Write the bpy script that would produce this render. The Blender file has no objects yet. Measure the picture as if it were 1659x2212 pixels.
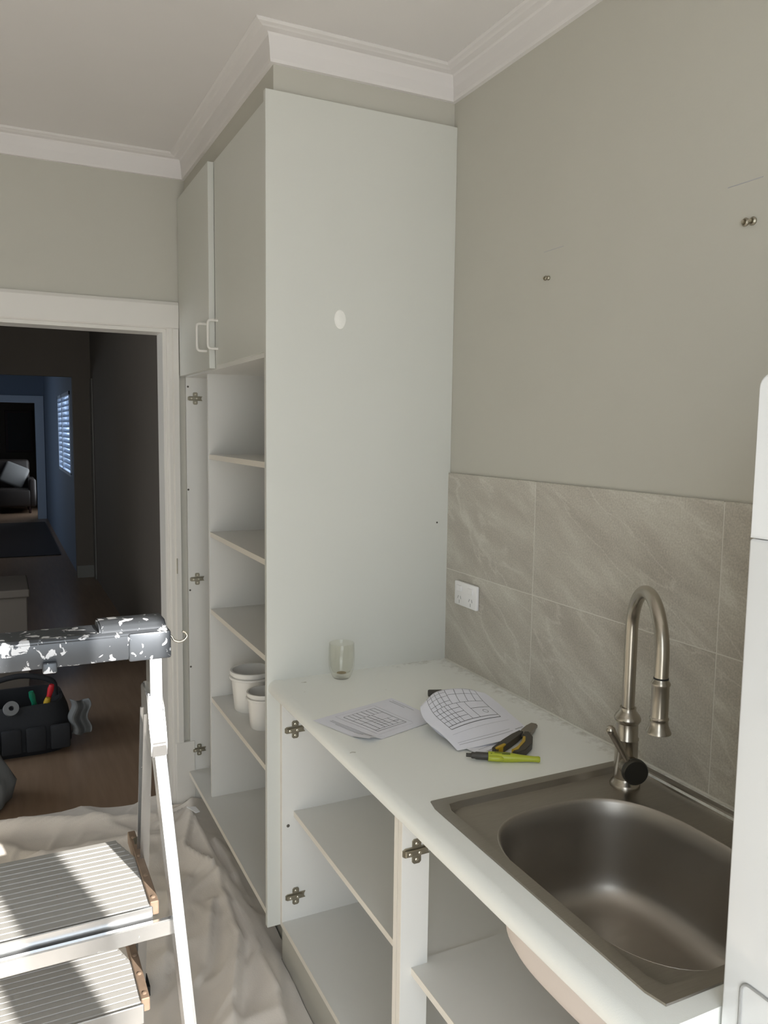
import bpy, bmesh, math, random
from mathutils import Vector, Matrix, noise
random.seed(7)

# ------------------------------------------------------------------ camera, world, sun, exposure
scene = bpy.context.scene
C = scene.collection
view = scene.view_settings
view.view_transform = 'Standard'
view.look = 'None'
view.gamma = 1.0
view.use_curve_mapping = False
view.exposure = 0.17

cam_data = bpy.data.cameras.new('camera')
cam = bpy.data.objects.new('camera', cam_data)
C.objects.link(cam)
cam_data.sensor_fit = 'HORIZONTAL'
cam_data.sensor_width = 36.0
cam_data.lens = 1717.49 * 36.0 / 1659.0
cam_data.clip_start = 0.02
yaw, pitch, roll = math.radians(25.9008), math.radians(-5.8514), math.radians(0.7207)
fwd = Vector((math.sin(yaw) * math.cos(pitch), math.cos(yaw) * math.cos(pitch), math.sin(pitch)))
rgt = Vector((math.cos(yaw), -math.sin(yaw), 0))
upv = rgt.cross(fwd)
r2 = rgt * math.cos(roll) + upv * math.sin(roll)
u2 = -rgt * math.sin(roll) + upv * math.cos(roll)
cam.matrix_world = Matrix(((r2.x, u2.x, -fwd.x, -1.2581), (r2.y, u2.y, -fwd.y, -2.1368),
                           (r2.z, u2.z, -fwd.z, 1.6193), (0, 0, 0, 1)))
scene.camera = cam

world = bpy.data.worlds.new('sky')
scene.world = world
world.use_nodes = True
bg = world.node_tree.nodes['Background']
bg.inputs[0].default_value = (0.86, 0.935, 1.0, 1)
bg.inputs[1].default_value = 3.75

sun_data = bpy.data.lights.new('sun', 'SUN')
sun_data.energy = 10.5
sun_data.angle = math.radians(0.6)
sun_data.color = (1.0, 0.955, 0.89)
sun = bpy.data.objects.new('sun', sun_data)
C.objects.link(sun)
el = math.radians(25)
sd = Vector((-0.25 * math.cos(el), 0.968 * math.cos(el), -math.sin(el)))
sun.rotation_euler = sd.to_track_quat('-Z', 'Y').to_euler()
sun.location = (0.5, -6, 4)


def portal(name, loc, rot, sx, sy):
    d = bpy.data.lights.new(name, 'AREA')
    d.shape = 'RECTANGLE'
    d.size, d.size_y = sx, sy
    d.cycles.is_portal = True
    o = bpy.data.objects.new(name, d)
    C.objects.link(o)
    o.location = loc
    o.rotation_euler = rot


portal('door_portal', (-1.1, -2.69, 1.2), (math.radians(90), 0, 0), 1.75, 2.4)
portal('hall_side_portal', (-3.11, 2.15, 1.45), (0, math.radians(-90), 0), 1.3, 1.4)
portal('far_room_portal', (-3.11, 10.25, 1.4), (0, math.radians(-90), 0), 1.0, 1.5)  # portal of an added, unseen window
portal('hall_window_portal', (-0.36, 8.5, 1.55), (0, math.radians(90), 0), 1.1, 2.0)

# ------------------------------------------------------------------ materials


def lin(r, g, b):
    f = lambda c: c / 12.92 if c <= 0.04045 else ((c + 0.055) / 1.055) ** 2.4
    return (f(r / 255), f(g / 255), f(b / 255), 1)


def mat(name, col, rough=0.5, metal=0.0, bump=0.0, bscale=80.0, var=0.0, vscale=6.0, spec=0.5, trans=0.0, ior=1.45,
        coat=0.0, stretch=None, sheen=0.0):
    m = bpy.data.materials.new(name)
    m.use_nodes = True
    nt = m.node_tree
    b = nt.nodes['Principled BSDF']
    b.inputs['Base Color'].default_value = col if len(col) == 4 else (*col, 1)
    b.inputs['Roughness'].default_value = rough
    b.inputs['Metallic'].default_value = metal
    b.inputs['Specular IOR Level'].default_value = spec
    b.inputs['IOR'].default_value = ior
    b.inputs['Transmission Weight'].default_value = trans
    b.inputs['Coat Weight'].default_value = coat
    b.inputs['Sheen Weight'].default_value = sheen
    tc = nt.nodes.new('ShaderNodeTexCoord')
    src = tc.outputs['Object']
    if stretch:
        mp = nt.nodes.new('ShaderNodeMapping')
        mp.inputs['Scale'].default_value = stretch
        nt.links.new(src, mp.inputs[0])
        src = mp.outputs[0]
    if bump:
        n = nt.nodes.new('ShaderNodeTexNoise')
        n.inputs['Scale'].default_value = bscale
        n.inputs['Detail'].default_value = 4
        nt.links.new(src, n.inputs['Vector'])
        bp = nt.nodes.new('ShaderNodeBump')
        bp.inputs['Strength'].default_value = bump
        bp.inputs['Distance'].default_value = 0.002
        nt.links.new(n.outputs[0], bp.inputs['Height'])
        nt.links.new(bp.outputs[0], b.inputs['Normal'])
    if var:
        n = nt.nodes.new('ShaderNodeTexNoise')
        n.inputs['Scale'].default_value = vscale
        n.inputs['Detail'].default_value = 5
        nt.links.new(src, n.inputs['Vector'])
        mx = nt.nodes.new('ShaderNodeMix')
        mx.data_type = 'RGBA'
        c = Vector(col[:3])
        mx.inputs[6].default_value = (*(c * (1 - var)), 1)
        mx.inputs[7].default_value = (*(c * (1 + var)), 1)
        nt.links.new(n.outputs[0], mx.inputs[0])
        nt.links.new(mx.outputs[2], b.inputs['Base Color'])
    return m


M = {}
M['paint'] = mat('wall_paint', (0.525, 0.51, 0.45, 1), 0.75, bump=0.08, bscale=220, var=0.02)
M['ceil'] = mat('ceiling_paint', (0.735, 0.71, 0.695, 1), 0.85, bump=0.04, bscale=200, var=0.015)
M['trim'] = mat('trim_gloss', (0.74, 0.715, 0.67, 1), 0.4, var=0.02)
M['mel'] = mat('white_melamine', (0.64, 0.642, 0.595, 1), 0.38, bump=0.05, bscale=500, var=0.012)
M['melin'] = mat('inner_melamine', (0.73, 0.72, 0.685, 1), 0.42, bump=0.04, bscale=500, var=0.012)
M['kick'] = mat('kickboard_laminate', (0.50, 0.485, 0.43, 1), 0.5)
M['edge'] = mat('cream_edging', (0.78, 0.735, 0.66, 1), 0.45)
M['holed'] = mat('dark_hole', (0.10, 0.09, 0.075, 1), 0.6)
M['nickel'] = mat('nickel_plate', (0.36, 0.33, 0.26, 1), 0.38, 0.9, var=0.2, vscale=60)
M['screw'] = mat('zinc_screw', (0.62, 0.58, 0.48, 1), 0.3, 1.0)
M['steel'] = mat('brushed_steel', (0.38, 0.355, 0.32, 1), 0.33, 1.0, bump=0.06, bscale=90, var=0.1, vscale=25,
                 stretch=(1, 14, 1))
M['bowl'] = mat('bowl_steel', (0.44, 0.41, 0.37, 1), 0.42, 1.0, bump=0.05, bscale=120, var=0.10, vscale=5)
M['tap'] = mat('tap_steel', (0.46, 0.42, 0.36, 1), 0.27, 1.0, bump=0.03, bscale=150, var=0.05, stretch=(1, 1, 0.1))
M['coating'] = mat('underside_coating', (0.72, 0.64, 0.585, 1), 0.85, bump=0.3, bscale=60, var=0.08)
M['tapdark'] = mat('tap_dark_disc', (0.075, 0.072, 0.062, 1), 0.32, 0.8)
M['rubber'] = mat('black_rubber', (0.012, 0.012, 0.012, 1), 0.6)
M['freezer'] = mat('white_enamel', (0.80, 0.81, 0.815, 1), 0.16, coat=0.3)
M['groove'] = mat('grey_groove', (0.35, 0.35, 0.34, 1), 0.5)
M['plastic'] = mat('white_plastic', (0.88, 0.87, 0.87, 1), 0.3)
M['slot'] = mat('slot_grey', (0.25, 0.25, 0.25, 1), 0.5)
M['paper'] = mat('paper', (0.80, 0.80, 0.86, 1), 0.85)
M['ink'] = mat('ink', (0.20, 0.20, 0.21, 1), 0.8)
M['inkgrey'] = mat('ink_grey', (0.42, 0.42, 0.45, 1), 0.8)
M['lime'] = mat('lime_plastic', (0.40, 0.44, 0.035, 1), 0.35)
M['limeink'] = mat('lime_label_ink', (0.10, 0.12, 0.02, 1), 0.5)
M['blackp'] = mat('black_plastic', (0.055, 0.05, 0.042, 1), 0.45)
M['grip'] = mat('dark_grip', (0.06, 0.052, 0.04, 1), 0.5)
M['yellow'] = mat('yellow_grip', (0.48, 0.31, 0.02, 1), 0.4)
M['toolsteel'] = mat('tool_steel', (0.30, 0.27, 0.23, 1), 0.4, 0.9)
M['bucket'] = mat('bucket_plastic', (0.84, 0.82, 0.78, 1), 0.35)
M['rust'] = mat('worn_brown_flange', (0.30, 0.215, 0.155, 1), 0.55, 0.3, var=0.3, vscale=40)
M['wire'] = mat('wire', (0.78, 0.74, 0.64, 1), 0.25, 0.9)
M['putty'] = mat('filler_putty', (0.86, 0.85, 0.80, 1), 0.8, bump=0.4, bscale=150)
M['hallwall_dim'] = mat('dimmed_hall_wall', (0.13, 0.108, 0.086, 1), 0.8, var=0.05)  # dark colour stands in for the hall lying unlit
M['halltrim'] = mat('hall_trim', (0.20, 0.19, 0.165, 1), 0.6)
M['bluecast_wall'] = mat('blue_daylight_wall', (0.13, 0.18, 0.27, 1), 0.7)  # blue of the incoming daylight is painted into the wall colour
M['bluecast_trim'] = mat('blue_daylight_trim', (0.40, 0.50, 0.66, 1), 0.5)  # trim tinted blue in place of bluish daylight
M['dark'] = mat('dark_furniture', (0.03, 0.024, 0.022, 1), 0.5)
M['darkred'] = mat('dark_red_wood', (0.045, 0.022, 0.02, 1), 0.5)
M['greycloth'] = mat('grey_cloth', (0.16, 0.165, 0.165, 1), 0.9, bump=0.2, bscale=60, var=0.15, vscale=9)
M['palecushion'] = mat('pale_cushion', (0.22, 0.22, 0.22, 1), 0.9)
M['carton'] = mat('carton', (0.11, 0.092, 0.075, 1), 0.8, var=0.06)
M['blackbag'] = mat('black_canvas', (0.02, 0.021, 0.024, 1), 0.8, bump=0.4, bscale=70)
M['red'] = mat('red_plastic', (0.55, 0.02, 0.03, 1), 0.4)
M['green'] = mat('green_plastic', (0.01, 0.18, 0.10, 1), 0.4)
M['orange'] = mat('orange_plastic', (0.45, 0.10, 0.02, 1), 0.4)
M['patio'] = mat('patio_concrete', (0.74, 0.71, 0.67, 1), 0.85, var=0.1)
M['slab'] = mat('kitchen_floor', (0.30, 0.26, 0.22, 1), 0.7, var=0.1)
M['canvas'] = mat('drop_canvas', (0.76, 0.70, 0.635, 1), 0.9, bump=0.3, bscale=260, var=0.10, vscale=7, sheen=0.2)


def nodes_of(m):
    return m.node_tree, m.node_tree.nodes['Principled BSDF']


# glass
def thin_glass():
    m = bpy.data.materials.new('clear_glass')
    m.use_nodes = True
    nt = m.node_tree
    out = nt.nodes['Material Output']
    nt.nodes.remove(nt.nodes['Principled BSDF'])
    tr = nt.nodes.new('ShaderNodeBsdfTransparent')
    tr.inputs[0].default_value = (0.985, 0.983, 0.965, 1)
    gl_ = nt.nodes.new('ShaderNodeBsdfGlossy')
    gl_.inputs['Roughness'].default_value = 0.04
    lw = nt.nodes.new('ShaderNodeLayerWeight')
    lw.inputs[0].default_value = 0.5
    pw = nt.nodes.new('ShaderNodeMath')
    pw.operation = 'POWER'
    pw.inputs[1].default_value = 4.0
    nt.links.new(lw.outputs['Facing'], pw.inputs[0])
    fr = nt.nodes.new('ShaderNodeMath')
    fr.operation = 'MULTIPLY_ADD'
    fr.inputs[1].default_value = 0.45
    fr.inputs[2].default_value = 0.035
    nt.links.new(pw.outputs[0], fr.inputs[0])
    mx_ = nt.nodes.new('ShaderNodeMixShader')
    nt.links.new(fr.outputs[0], mx_.inputs[0])
    nt.links.new(tr.outputs[0], mx_.inputs[1])
    nt.links.new(gl_.outputs[0], mx_.inputs[2])
    nt.links.new(mx_.outputs[0], out.inputs[0])
    return m


M['glass'] = thin_glass()
M['dregs'] = mat('dried_dregs', (0.35, 0.28, 0.17, 1), 0.7, var=0.3, vscale=80)


def alu(name, base, rough, splat, sscale, paintcol, metal=0.85):
    m = mat(name, base, rough, metal, bump=0.05, bscale=120)
    nt, b = nodes_of(m)
    tc = nt.nodes.new('ShaderNodeTexCoord')
    n = nt.nodes.new('ShaderNodeTexNoise')
    n.inputs['Scale'].default_value = sscale
    n.inputs['Detail'].default_value = 5
    n.inputs['Distortion'].default_value = 0.8
    nt.links.new(tc.outputs['Object'], n.inputs['Vector'])
    r = nt.nodes.new('ShaderNodeValToRGB')
    r.color_ramp.elements[0].position = splat
    r.color_ramp.elements[1].position = splat + 0.02
    nt.links.new(n.outputs[0], r.inputs[0])
    mx = nt.nodes.new('ShaderNodeMix')
    mx.data_type = 'RGBA'
    mx.inputs[6].default_value = base
    mx.inputs[7].default_value = paintcol
    nt.links.new(r.outputs[0], mx.inputs[0])
    nt.links.new(mx.outputs[2], b.inputs['Base Color'])
    iv = nt.nodes.new('ShaderNodeMath')
    iv.operation = 'MULTIPLY_ADD'
    iv.inputs[1].default_value = -0.9 * metal
    iv.inputs[2].default_value = metal
    nt.links.new(r.outputs[0], iv.inputs[0])
    nt.links.new(iv.outputs[0], b.inputs['Metallic'])
    return m


M['alu'] = alu('ladder_aluminium', (0.62, 0.63, 0.64, 1), 0.26, 0.70, 45, (0.70, 0.70, 0.69, 1), 0.92)
M['aluold'] = alu('splattered_cap', (0.11, 0.12, 0.135, 1), 0.45, 0.585, 34, (0.74, 0.75, 0.78, 1), 0.6)
M['tread'] = alu('tread_aluminium', (0.50, 0.49, 0.47, 1), 0.5, 0.70, 60, (0.42, 0.36, 0.27, 1), 0.25)


def stone():
    m = mat('stone_tile', (0.42, 0.39, 0.335, 1), 0.5, bump=0.25, bscale=170)
    nt, b = nodes_of(m)
    tc = nt.nodes.new('ShaderNodeTexCoord')
    oi = nt.nodes.new('ShaderNodeObjectInfo')
    mp = nt.nodes.new('ShaderNodeMapping')
    m0_ = nt.nodes.new('ShaderNodeMapping')
    m0_.inputs['Rotation'].default_value = (math.radians(-26), 0, 0)
    nt.links.new(tc.outputs['Object'], m0_.inputs[0])
    mp.inputs['Scale'].default_value = (1, 1.0, 4.0)
    nt.links.new(m0_.outputs[0], mp.inputs[0])
    ad = nt.nodes.new('ShaderNodeVectorMath')
    ad.operation = 'ADD'
    sc = nt.nodes.new('ShaderNodeVectorMath')
    sc.operation = 'SCALE'
    cb = nt.nodes.new('ShaderNodeCombineXYZ')
    nt.links.new(oi.outputs['Random'], cb.inputs[0])
    sc.inputs['Scale'].default_value = 9.0
    nt.links.new(cb.outputs[0], sc.inputs[0])
    nt.links.new(mp.outputs[0], ad.inputs[0])
    nt.links.new(sc.outputs[0], ad.inputs[1])
    n1 = nt.nodes.new('ShaderNodeTexNoise')
    n1.inputs['Scale'].default_value = 3.2
    n1.inputs['Detail'].default_value = 9
    n1.inputs['Roughness'].default_value = 0.62
    n1.inputs['Distortion'].default_value = 0.35
    nt.links.new(ad.outputs[0], n1.inputs['Vector'])
    r1 = nt.nodes.new('ShaderNodeValToRGB')
    e = r1.color_ramp.elements
    e[0].position, e[0].color = 0.28, (0.40, 0.365, 0.315, 1)
    e[1].position, e[1].color = 0.72, (0.60, 0.58, 0.51, 1)
    k = e.new(0.5)
    k.color = (0.49, 0.46, 0.40, 1)
    nt.links.new(n1.outputs[0], r1.inputs[0])
    n2 = nt.nodes.new('ShaderNodeTexNoise')
    n2.inputs['Scale'].default_value = 1.7
    n2.inputs['Detail'].default_value = 7
    n2.inputs['Distortion'].default_value = 0.5
    nt.links.new(ad.outputs[0], n2.inputs['Vector'])
    r2_ = nt.nodes.new('ShaderNodeValToRGB')
    e = r2_.color_ramp.elements
    e[0].position, e[0].color = 0.485, (0, 0, 0, 1)
    e[1].position, e[1].color = 0.515, (0, 0, 0, 1)
    k = e.new(0.5)
    k.color = (0.30, 0.30, 0.30, 1)
    nt.links.new(n2.outputs[0], r2_.inputs[0])
    mx = nt.nodes.new('ShaderNodeMix')
    mx.data_type = 'RGBA'
    mx.inputs[7].default_value = (0.74, 0.72, 0.65, 1)
    nt.links.new(r1.outputs[0], mx.inputs[6])
    nt.links.new(r2_.outputs[0], mx.inputs[0])
    # fine speckle
    n3 = nt.nodes.new('ShaderNodeTexNoise')
    n3.inputs['Scale'].default_value = 240
    n3.inputs['Detail'].default_value = 3
    nt.links.new(tc.outputs['Object'], n3.inputs['Vector'])
    m2 = nt.nodes.new('ShaderNodeMix')
    m2.data_type = 'RGBA'
    m2.blend_type = 'OVERLAY'
    m2.inputs[0].default_value = 0.35
    nt.links.new(mx.outputs[2], m2.inputs[6])
    nt.links.new(n3.outputs[0], m2.inputs[7])
    nt.links.new(m2.outputs[2], b.inputs['Base Color'])
    return m


M['stone'] = stone()
M['grout'] = mat('grout', (0.66, 0.64, 0.58, 1), 0.9)


def bench_mat():
    m = mat('bench_laminate', (0.86, 0.865, 0.82, 1), 0.42, bump=0.10, bscale=420)
    nt, b = nodes_of(m)
    tc = nt.nodes.new('ShaderNodeTexCoord')
    sp = nt.nodes.new('ShaderNodeSeparateXYZ')
    nt.links.new(tc.outputs['Object'], sp.inputs[0])

    def edge(sock, a, c):
        mr = nt.nodes.new('ShaderNodeMapRange')
        mr.inputs[1].default_value = a
        mr.inputs[2].default_value = c
        nt.links.new(sock, mr.inputs[0])
        return mr.outputs[0]
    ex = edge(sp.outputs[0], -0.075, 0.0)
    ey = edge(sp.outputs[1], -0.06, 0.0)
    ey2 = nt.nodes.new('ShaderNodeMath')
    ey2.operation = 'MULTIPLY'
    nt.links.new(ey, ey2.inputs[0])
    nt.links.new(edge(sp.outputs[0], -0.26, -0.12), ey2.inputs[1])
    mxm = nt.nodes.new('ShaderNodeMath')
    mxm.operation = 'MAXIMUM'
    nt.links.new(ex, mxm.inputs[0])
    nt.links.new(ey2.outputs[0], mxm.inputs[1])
    n = nt.nodes.new('ShaderNodeTexNoise')
    n.inputs['Scale'].default_value = 42
    n.inputs['Detail'].default_value = 8
    n.inputs['Roughness'].default_value = 0.7
    nt.links.new(tc.outputs['Object'], n.inputs['Vector'])
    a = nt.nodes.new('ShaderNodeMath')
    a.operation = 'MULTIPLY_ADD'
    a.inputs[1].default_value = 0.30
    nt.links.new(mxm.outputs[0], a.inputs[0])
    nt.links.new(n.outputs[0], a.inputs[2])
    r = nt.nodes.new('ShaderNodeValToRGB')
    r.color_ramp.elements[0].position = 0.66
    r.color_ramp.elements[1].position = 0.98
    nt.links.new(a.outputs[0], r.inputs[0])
    # sparse specks
    n2 = nt.nodes.new('ShaderNodeTexNoise')
    n2.inputs['Scale'].default_value = 26
    n2.inputs['Detail'].default_value = 2
    nt.links.new(tc.outputs['Object'], n2.inputs['Vector'])
    r2_ = nt.nodes.new('ShaderNodeValToRGB')
    r2_.color_ramp.elements[0].position = 0.775
    r2_.color_ramp.elements[1].position = 0.79
    nt.links.new(n2.outputs[0], r2_.inputs[0])
    mm = nt.nodes.new('ShaderNodeMath')
    mm.operation = 'MAXIMUM'
    nt.links.new(r.outputs[0], mm.inputs[0])
    nt.links.new(r2_.outputs[0], mm.inputs[1])
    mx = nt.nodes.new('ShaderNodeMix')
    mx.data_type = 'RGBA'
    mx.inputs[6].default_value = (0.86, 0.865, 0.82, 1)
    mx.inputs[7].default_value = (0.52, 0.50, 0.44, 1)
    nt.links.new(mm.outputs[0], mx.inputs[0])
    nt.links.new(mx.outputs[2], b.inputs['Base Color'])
    return m


M['bench'] = bench_mat()


def timber():
    m = mat('timber_floor', (0.12, 0.075, 0.045, 1), 0.32)
    nt, b = nodes_of(m)
    tc = nt.nodes.new('ShaderNodeTexCoord')
    mp = nt.nodes.new('ShaderNodeMapping')
    mp.inputs['Scale'].default_value = (14, 1.2, 1)
    nt.links.new(tc.outputs['Object'], mp.inputs[0])
    n = nt.nodes.new('ShaderNodeTexNoise')
    n.inputs['Scale'].default_value = 2.5
    n.inputs['Detail'].default_value = 6
    nt.links.new(mp.outputs[0], n.inputs['Vector'])
    r = nt.nodes.new('ShaderNodeValToRGB')
    r.color_ramp.elements[0].color = (0.19, 0.125, 0.082, 1)
    r.color_ramp.elements[1].color = (0.34, 0.235, 0.16, 1)
    nt.links.new(n.outputs[0], r.inputs[0])
    nt.links.new(r.outputs[0], b.inputs['Base Color'])
    return m


M['timber'] = timber()

# ------------------------------------------------------------------ mesh helpers
WLOC = {}


def obj(name, bm, m, parent=None, smooth=False, origin=None):
    """link one bmesh (built in world coordinates) as one mesh object"""
    off = Vector((0, 0, 0))
    if parent is not None:
        off = WLOC[parent.name]
    elif origin is not None:
        off = Vector(origin)
    if off.length > 0:
        bmesh.ops.translate(bm, verts=bm.verts[:], vec=-off)
    bmesh.ops.recalc_face_normals(bm, faces=bm.faces[:])
    me = bpy.data.meshes.new(name)
    bm.to_mesh(me)
    bm.free()
    mats = m if isinstance(m, (list, tuple)) else [m]
    for k in mats:
        me.materials.append(M[k] if isinstance(k, str) else k)
    if smooth:
        for p in me.polygons:
            p.use_smooth = True
        try:
            me.set_sharp_from_angle(angle=math.radians(40))
        except Exception:
            pass
    o = bpy.data.objects.new(name, me)
    C.objects.link(o)
    if parent is not None:
        o.parent = parent
        WLOC[o.name] = off
    else:
        o.location = off
        WLOC[o.name] = off
    return o


def tag(o, label, cat, group=None, kind=None):
    if label:
        o['label'] = label
    if cat:
        o['category'] = cat
    if group:
        o['group'] = group
    if kind:
        o['kind'] = kind
    return o


def thing(name, label, cat, loc, group=None, kind=None):
    o = bpy.data.objects.new(name, None)
    o.empty_display_size = 0.05
    C.objects.link(o)
    o.location = loc
    WLOC[o.name] = Vector(loc)
    return tag(o, label, cat, group, kind)


def struct(o):
    o['kind'] = 'structure'
    return o


def new():
    return bmesh.new()


def box(bm, x0, x1, y0, y1, z0, z1, bev=0.0, seg=2):
    vs = [bm.verts.new((x, y, z)) for x in (x0, x1) for y in (y0, y1) for z in (z0, z1)]
    fs = []
    for f in ((0, 1, 3, 2), (4, 6, 7, 5), (0, 4, 5, 1), (2, 3, 7, 6), (0, 2, 6, 4), (1, 5, 7, 3)):
        fs.append(bm.faces.new([vs[i] for i in f]))
    if bev > 0:
        bmesh.ops.recalc_face_normals(bm, faces=fs)
        es = list({e for f in fs for e in f.edges})
        bmesh.ops.bevel(bm, geom=es, offset=bev, segments=seg, affect='EDGES', profile=0.5)
    return bm


def B(*a, **k):
    return box(new(), *a, **k)


def prism(bm, poly, axis, a, b):
    """extrude 2-D polygon along axis from a to b. axis 'x': poly=(y,z); 'y': (x,z); 'z': (x,y)"""
    def P(p, t):
        return {'x': (t, p[0], p[1]), 'y': (p[0], t, p[1]), 'z': (p[0], p[1], t)}[axis]
    v0 = [bm.verts.new(P(p, a)) for p in poly]
    v1 = [bm.verts.new(P(p, b)) for p in poly]
    n = len(poly)
    bm.faces.new(v0)
    bm.faces.new(v1[::-1])
    for i in range(n):
        bm.faces.new((v0[i], v0[(i + 1) % n], v1[(i + 1) % n], v1[i]))
    return bm


def frame_for(d):
    d = Vector(d).normalized()
    a = Vector((0, 0, 1)) if abs(d.z) < 0.9 else Vector((1, 0, 0))
    u = d.cross(a).normalized()
    return u, d.cross(u).normalized()


def lathe(bm, prof, base=(0, 0, 0), axis=(0, 0, 1), seg=32, cap0=True, cap1=True):
    """prof: list of (radius, height along axis)"""
    base = Vector(base)
    ax = Vector(axis).normalized()
    u, v = frame_for(ax)
    rings = []
    for r, h in prof:
        c = base + ax * h
        if r < 1e-6:
            rings.append([bm.verts.new(c)])
        else:
            rings.append([bm.verts.new(c + u * (r * math.cos(2 * math.pi * k / seg)) + v * (r * math.sin(2 * math.pi * k / seg)))
                          for k in range(seg)])
    for a, b in zip(rings, rings[1:]):
        for k in range(seg):
            k2 = (k + 1) % seg
            if len(a) == 1 and len(b) == 1:
                continue
            if len(a) == 1:
                bm.faces.new((a[0], b[k], b[k2]))
            elif len(b) == 1:
                bm.faces.new((a[k], a[k2], b[0]))
            else:
                bm.faces.new((a[k], a[k2], b[k2], b[k]))
    if cap0 and len(rings[0]) > 1:
        bm.faces.new(rings[0][::-1])
    if cap1 and len(rings[-1]) > 1:
        bm.faces.new(rings[-1])
    return bm


def tube(bm, pts, rad, seg=16, cap=True):
    pts = [Vector(p) for p in pts]
    n = len(pts)
    rads = rad if isinstance(rad, (list, tuple)) else [rad] * n
    tang = []
    for i in range(n):
        a = pts[max(0, i - 1)]
        b = pts[min(n - 1, i + 1)]
        tang.append((b - a).normalized())
    u, v = frame_for(tang[0])
    rings = []
    for i in range(n):
        if i:
            q = tang[i - 1].rotation_difference(tang[i])
            u = q @ u
            v = q @ v
        rings.append([bm.verts.new(pts[i] + u * (rads[i] * math.cos(2 * math.pi * k / seg)) + v * (rads[i] * math.sin(2 * math.pi * k / seg)))
                      for k in range(seg)])
    for a, b in zip(rings, rings[1:]):
        for k in range(seg):
            k2 = (k + 1) % seg
            bm.faces.new((a[k], a[k2], b[k2], b[k]))
    if cap:
        bm.faces.new(rings[0][::-1])
        bm.faces.new(rings[-1])
    return bm


def bar(bm, p0, p1, wx, wy, bev=0.0):
    """rectangular bar between two points; wx = size along world x, wy = other"""
    p0, p1 = Vector(p0), Vector(p1)
    d = (p1 - p0).normalized()
    ex = Vector((1, 0, 0)) - d * d.x
    ex.normalize()
    ey = d.cross(ex).normalized()
    vs = []
    for p in (p0, p1):
        for sx, sy in ((-1, -1), (1, -1), (1, 1), (-1, 1)):
            vs.append(bm.verts.new(p + ex * (sx * wx / 2) + ey * (sy * wy / 2)))
    fs = []
    for f in ((0, 1, 2, 3), (7, 6, 5, 4), (0, 4, 5, 1), (1, 5, 6, 2), (2, 6, 7, 3), (3, 7, 4, 0)):
        fs.append(bm.faces.new([vs[i] for i in f]))
    if bev:
        bmesh.ops.recalc_face_normals(bm, faces=fs)
        es = list({e for f in fs for e in f.edges})
        bmesh.ops.bevel(bm, geom=es, offset=bev, segments=1, affect='EDGES')
    return bm


def smoothpath(pts, n=8):
    """Catmull-Rom through pts"""
    P = [Vector(p) for p in pts]
    P = [P[0] * 2 - P[1]] + P + [P[-1] * 2 - P[-2]]
    out = []
    for i in range(1, len(P) - 2):
        for k in range(n):
            t = k / n
            a, b, c, d = P[i - 1], P[i], P[i + 1], P[i + 2]
            out.append(0.5 * ((2 * b) + (c - a) * t + (2 * a - 5 * b + 4 * c - d) * t * t + (3 * b - a - 3 * c + d) * t ** 3))
    out.append(P[-2])
    return out


# ------------------------------------------------------------------ the room
WX = 0.008     # painted right wall plane (tile faces stand at x = 0)
YF = 1.158     # far wall
YB = -2.6      # glazed wall behind the camera
XL = -2.3
ZC = 2.676

struct(obj('floor', B(XL, 0.1, YB, YF, -0.05, 0.0), 'slab'))
struct(obj('floor_hall', B(-3.0, 0.3, YF, 20, -0.05, 0.0), 'timber'))
struct(obj('floor_patio', B(-14, 14, -22, YB, -0.12, -0.06), 'patio'))
struct(obj('ceiling', B(XL - 0.1, 0.1, YB - 0.1, YF + 0.05, ZC, ZC + 0.08), 'ceil'))
struct(obj('ceiling_hall', B(-3.1, 0.4, YF + 0.05, 20, ZC - 0.05, ZC + 0.08), 'hallwall_dim'))
wall_right = struct(obj('wall_right', B(WX, 0.11, YB - 0.1, YF + 0.1, 0, ZC), 'paint'))
struct(obj('wall_left', B(XL - 0.1, XL, YB - 0.1, YF + 0.1, 0, ZC), 'paint'))

# far wall with the door opening to the hall
bm = new()
box(bm, -0.638, WX, YF, YF + 0.11, 0, ZC)
box(bm, XL, -1.46, YF, YF + 0.11, 0, ZC)
box(bm, -1.46, -0.638, YF, YF + 0.11, 2.03, ZC)
struct(obj('wall_far', bm, 'paint'))

# glazed opening behind the camera: wall around it, frames inside it
bm = new()
box(bm, -0.24, WX, YB - 0.1, YB, 0, ZC)
box(bm, XL, -1.96, YB - 0.1, YB, 0, ZC)
box(bm, -1.96, -0.24, YB - 0.1, YB, 2.42, ZC)
struct(obj('wall_back', bm, 'paint'))
d2 = struct(thing('door_2', 'wide glazed patio door opening behind the kitchen', 'door', (-1.1, YB, 0), kind='structure'))
bm = new()
box(bm, -1.96, -1.91, YB - 0.09, YB - 0.02, 0, 2.42)
box(bm, -0.29, -0.24, YB - 0.09, YB - 0.02, 0, 2.42)
box(bm, -1.91, -0.29, YB - 0.09, YB - 0.02, 2.37, 2.42)
obj('frame', bm, 'trim', d2)
obj('shade_stile', B(-0.635, -0.462, YB - 0.08, YB - 0.03, 0, 2.37), 'trim', d2)  # unseen, sized and placed to throw the shade band across the ladder

# bulkhead above the pantry
struct(obj('wall_bulkhead', B(-0.558, WX, 0.02, YF, 2.522, ZC), 'paint'))

# cornice, mitred round the bulkhead
path = [(WX, YB), (WX, 0.02), (-0.558, 0.02), (-0.558, YF), (XL, YF)]
prof = [(0.0, 2.594), (0.011, 2.595), (0.013, 2.603), (0.015, 2.63), (0.020, 2.659), (0.024, 2.664), (0.044, 2.6655),
        (0.050, 2.668), (0.060, 2.670), (0.066, 2.6745), (0.066, 2.6765), (0.0, 2.6765)]


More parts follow.
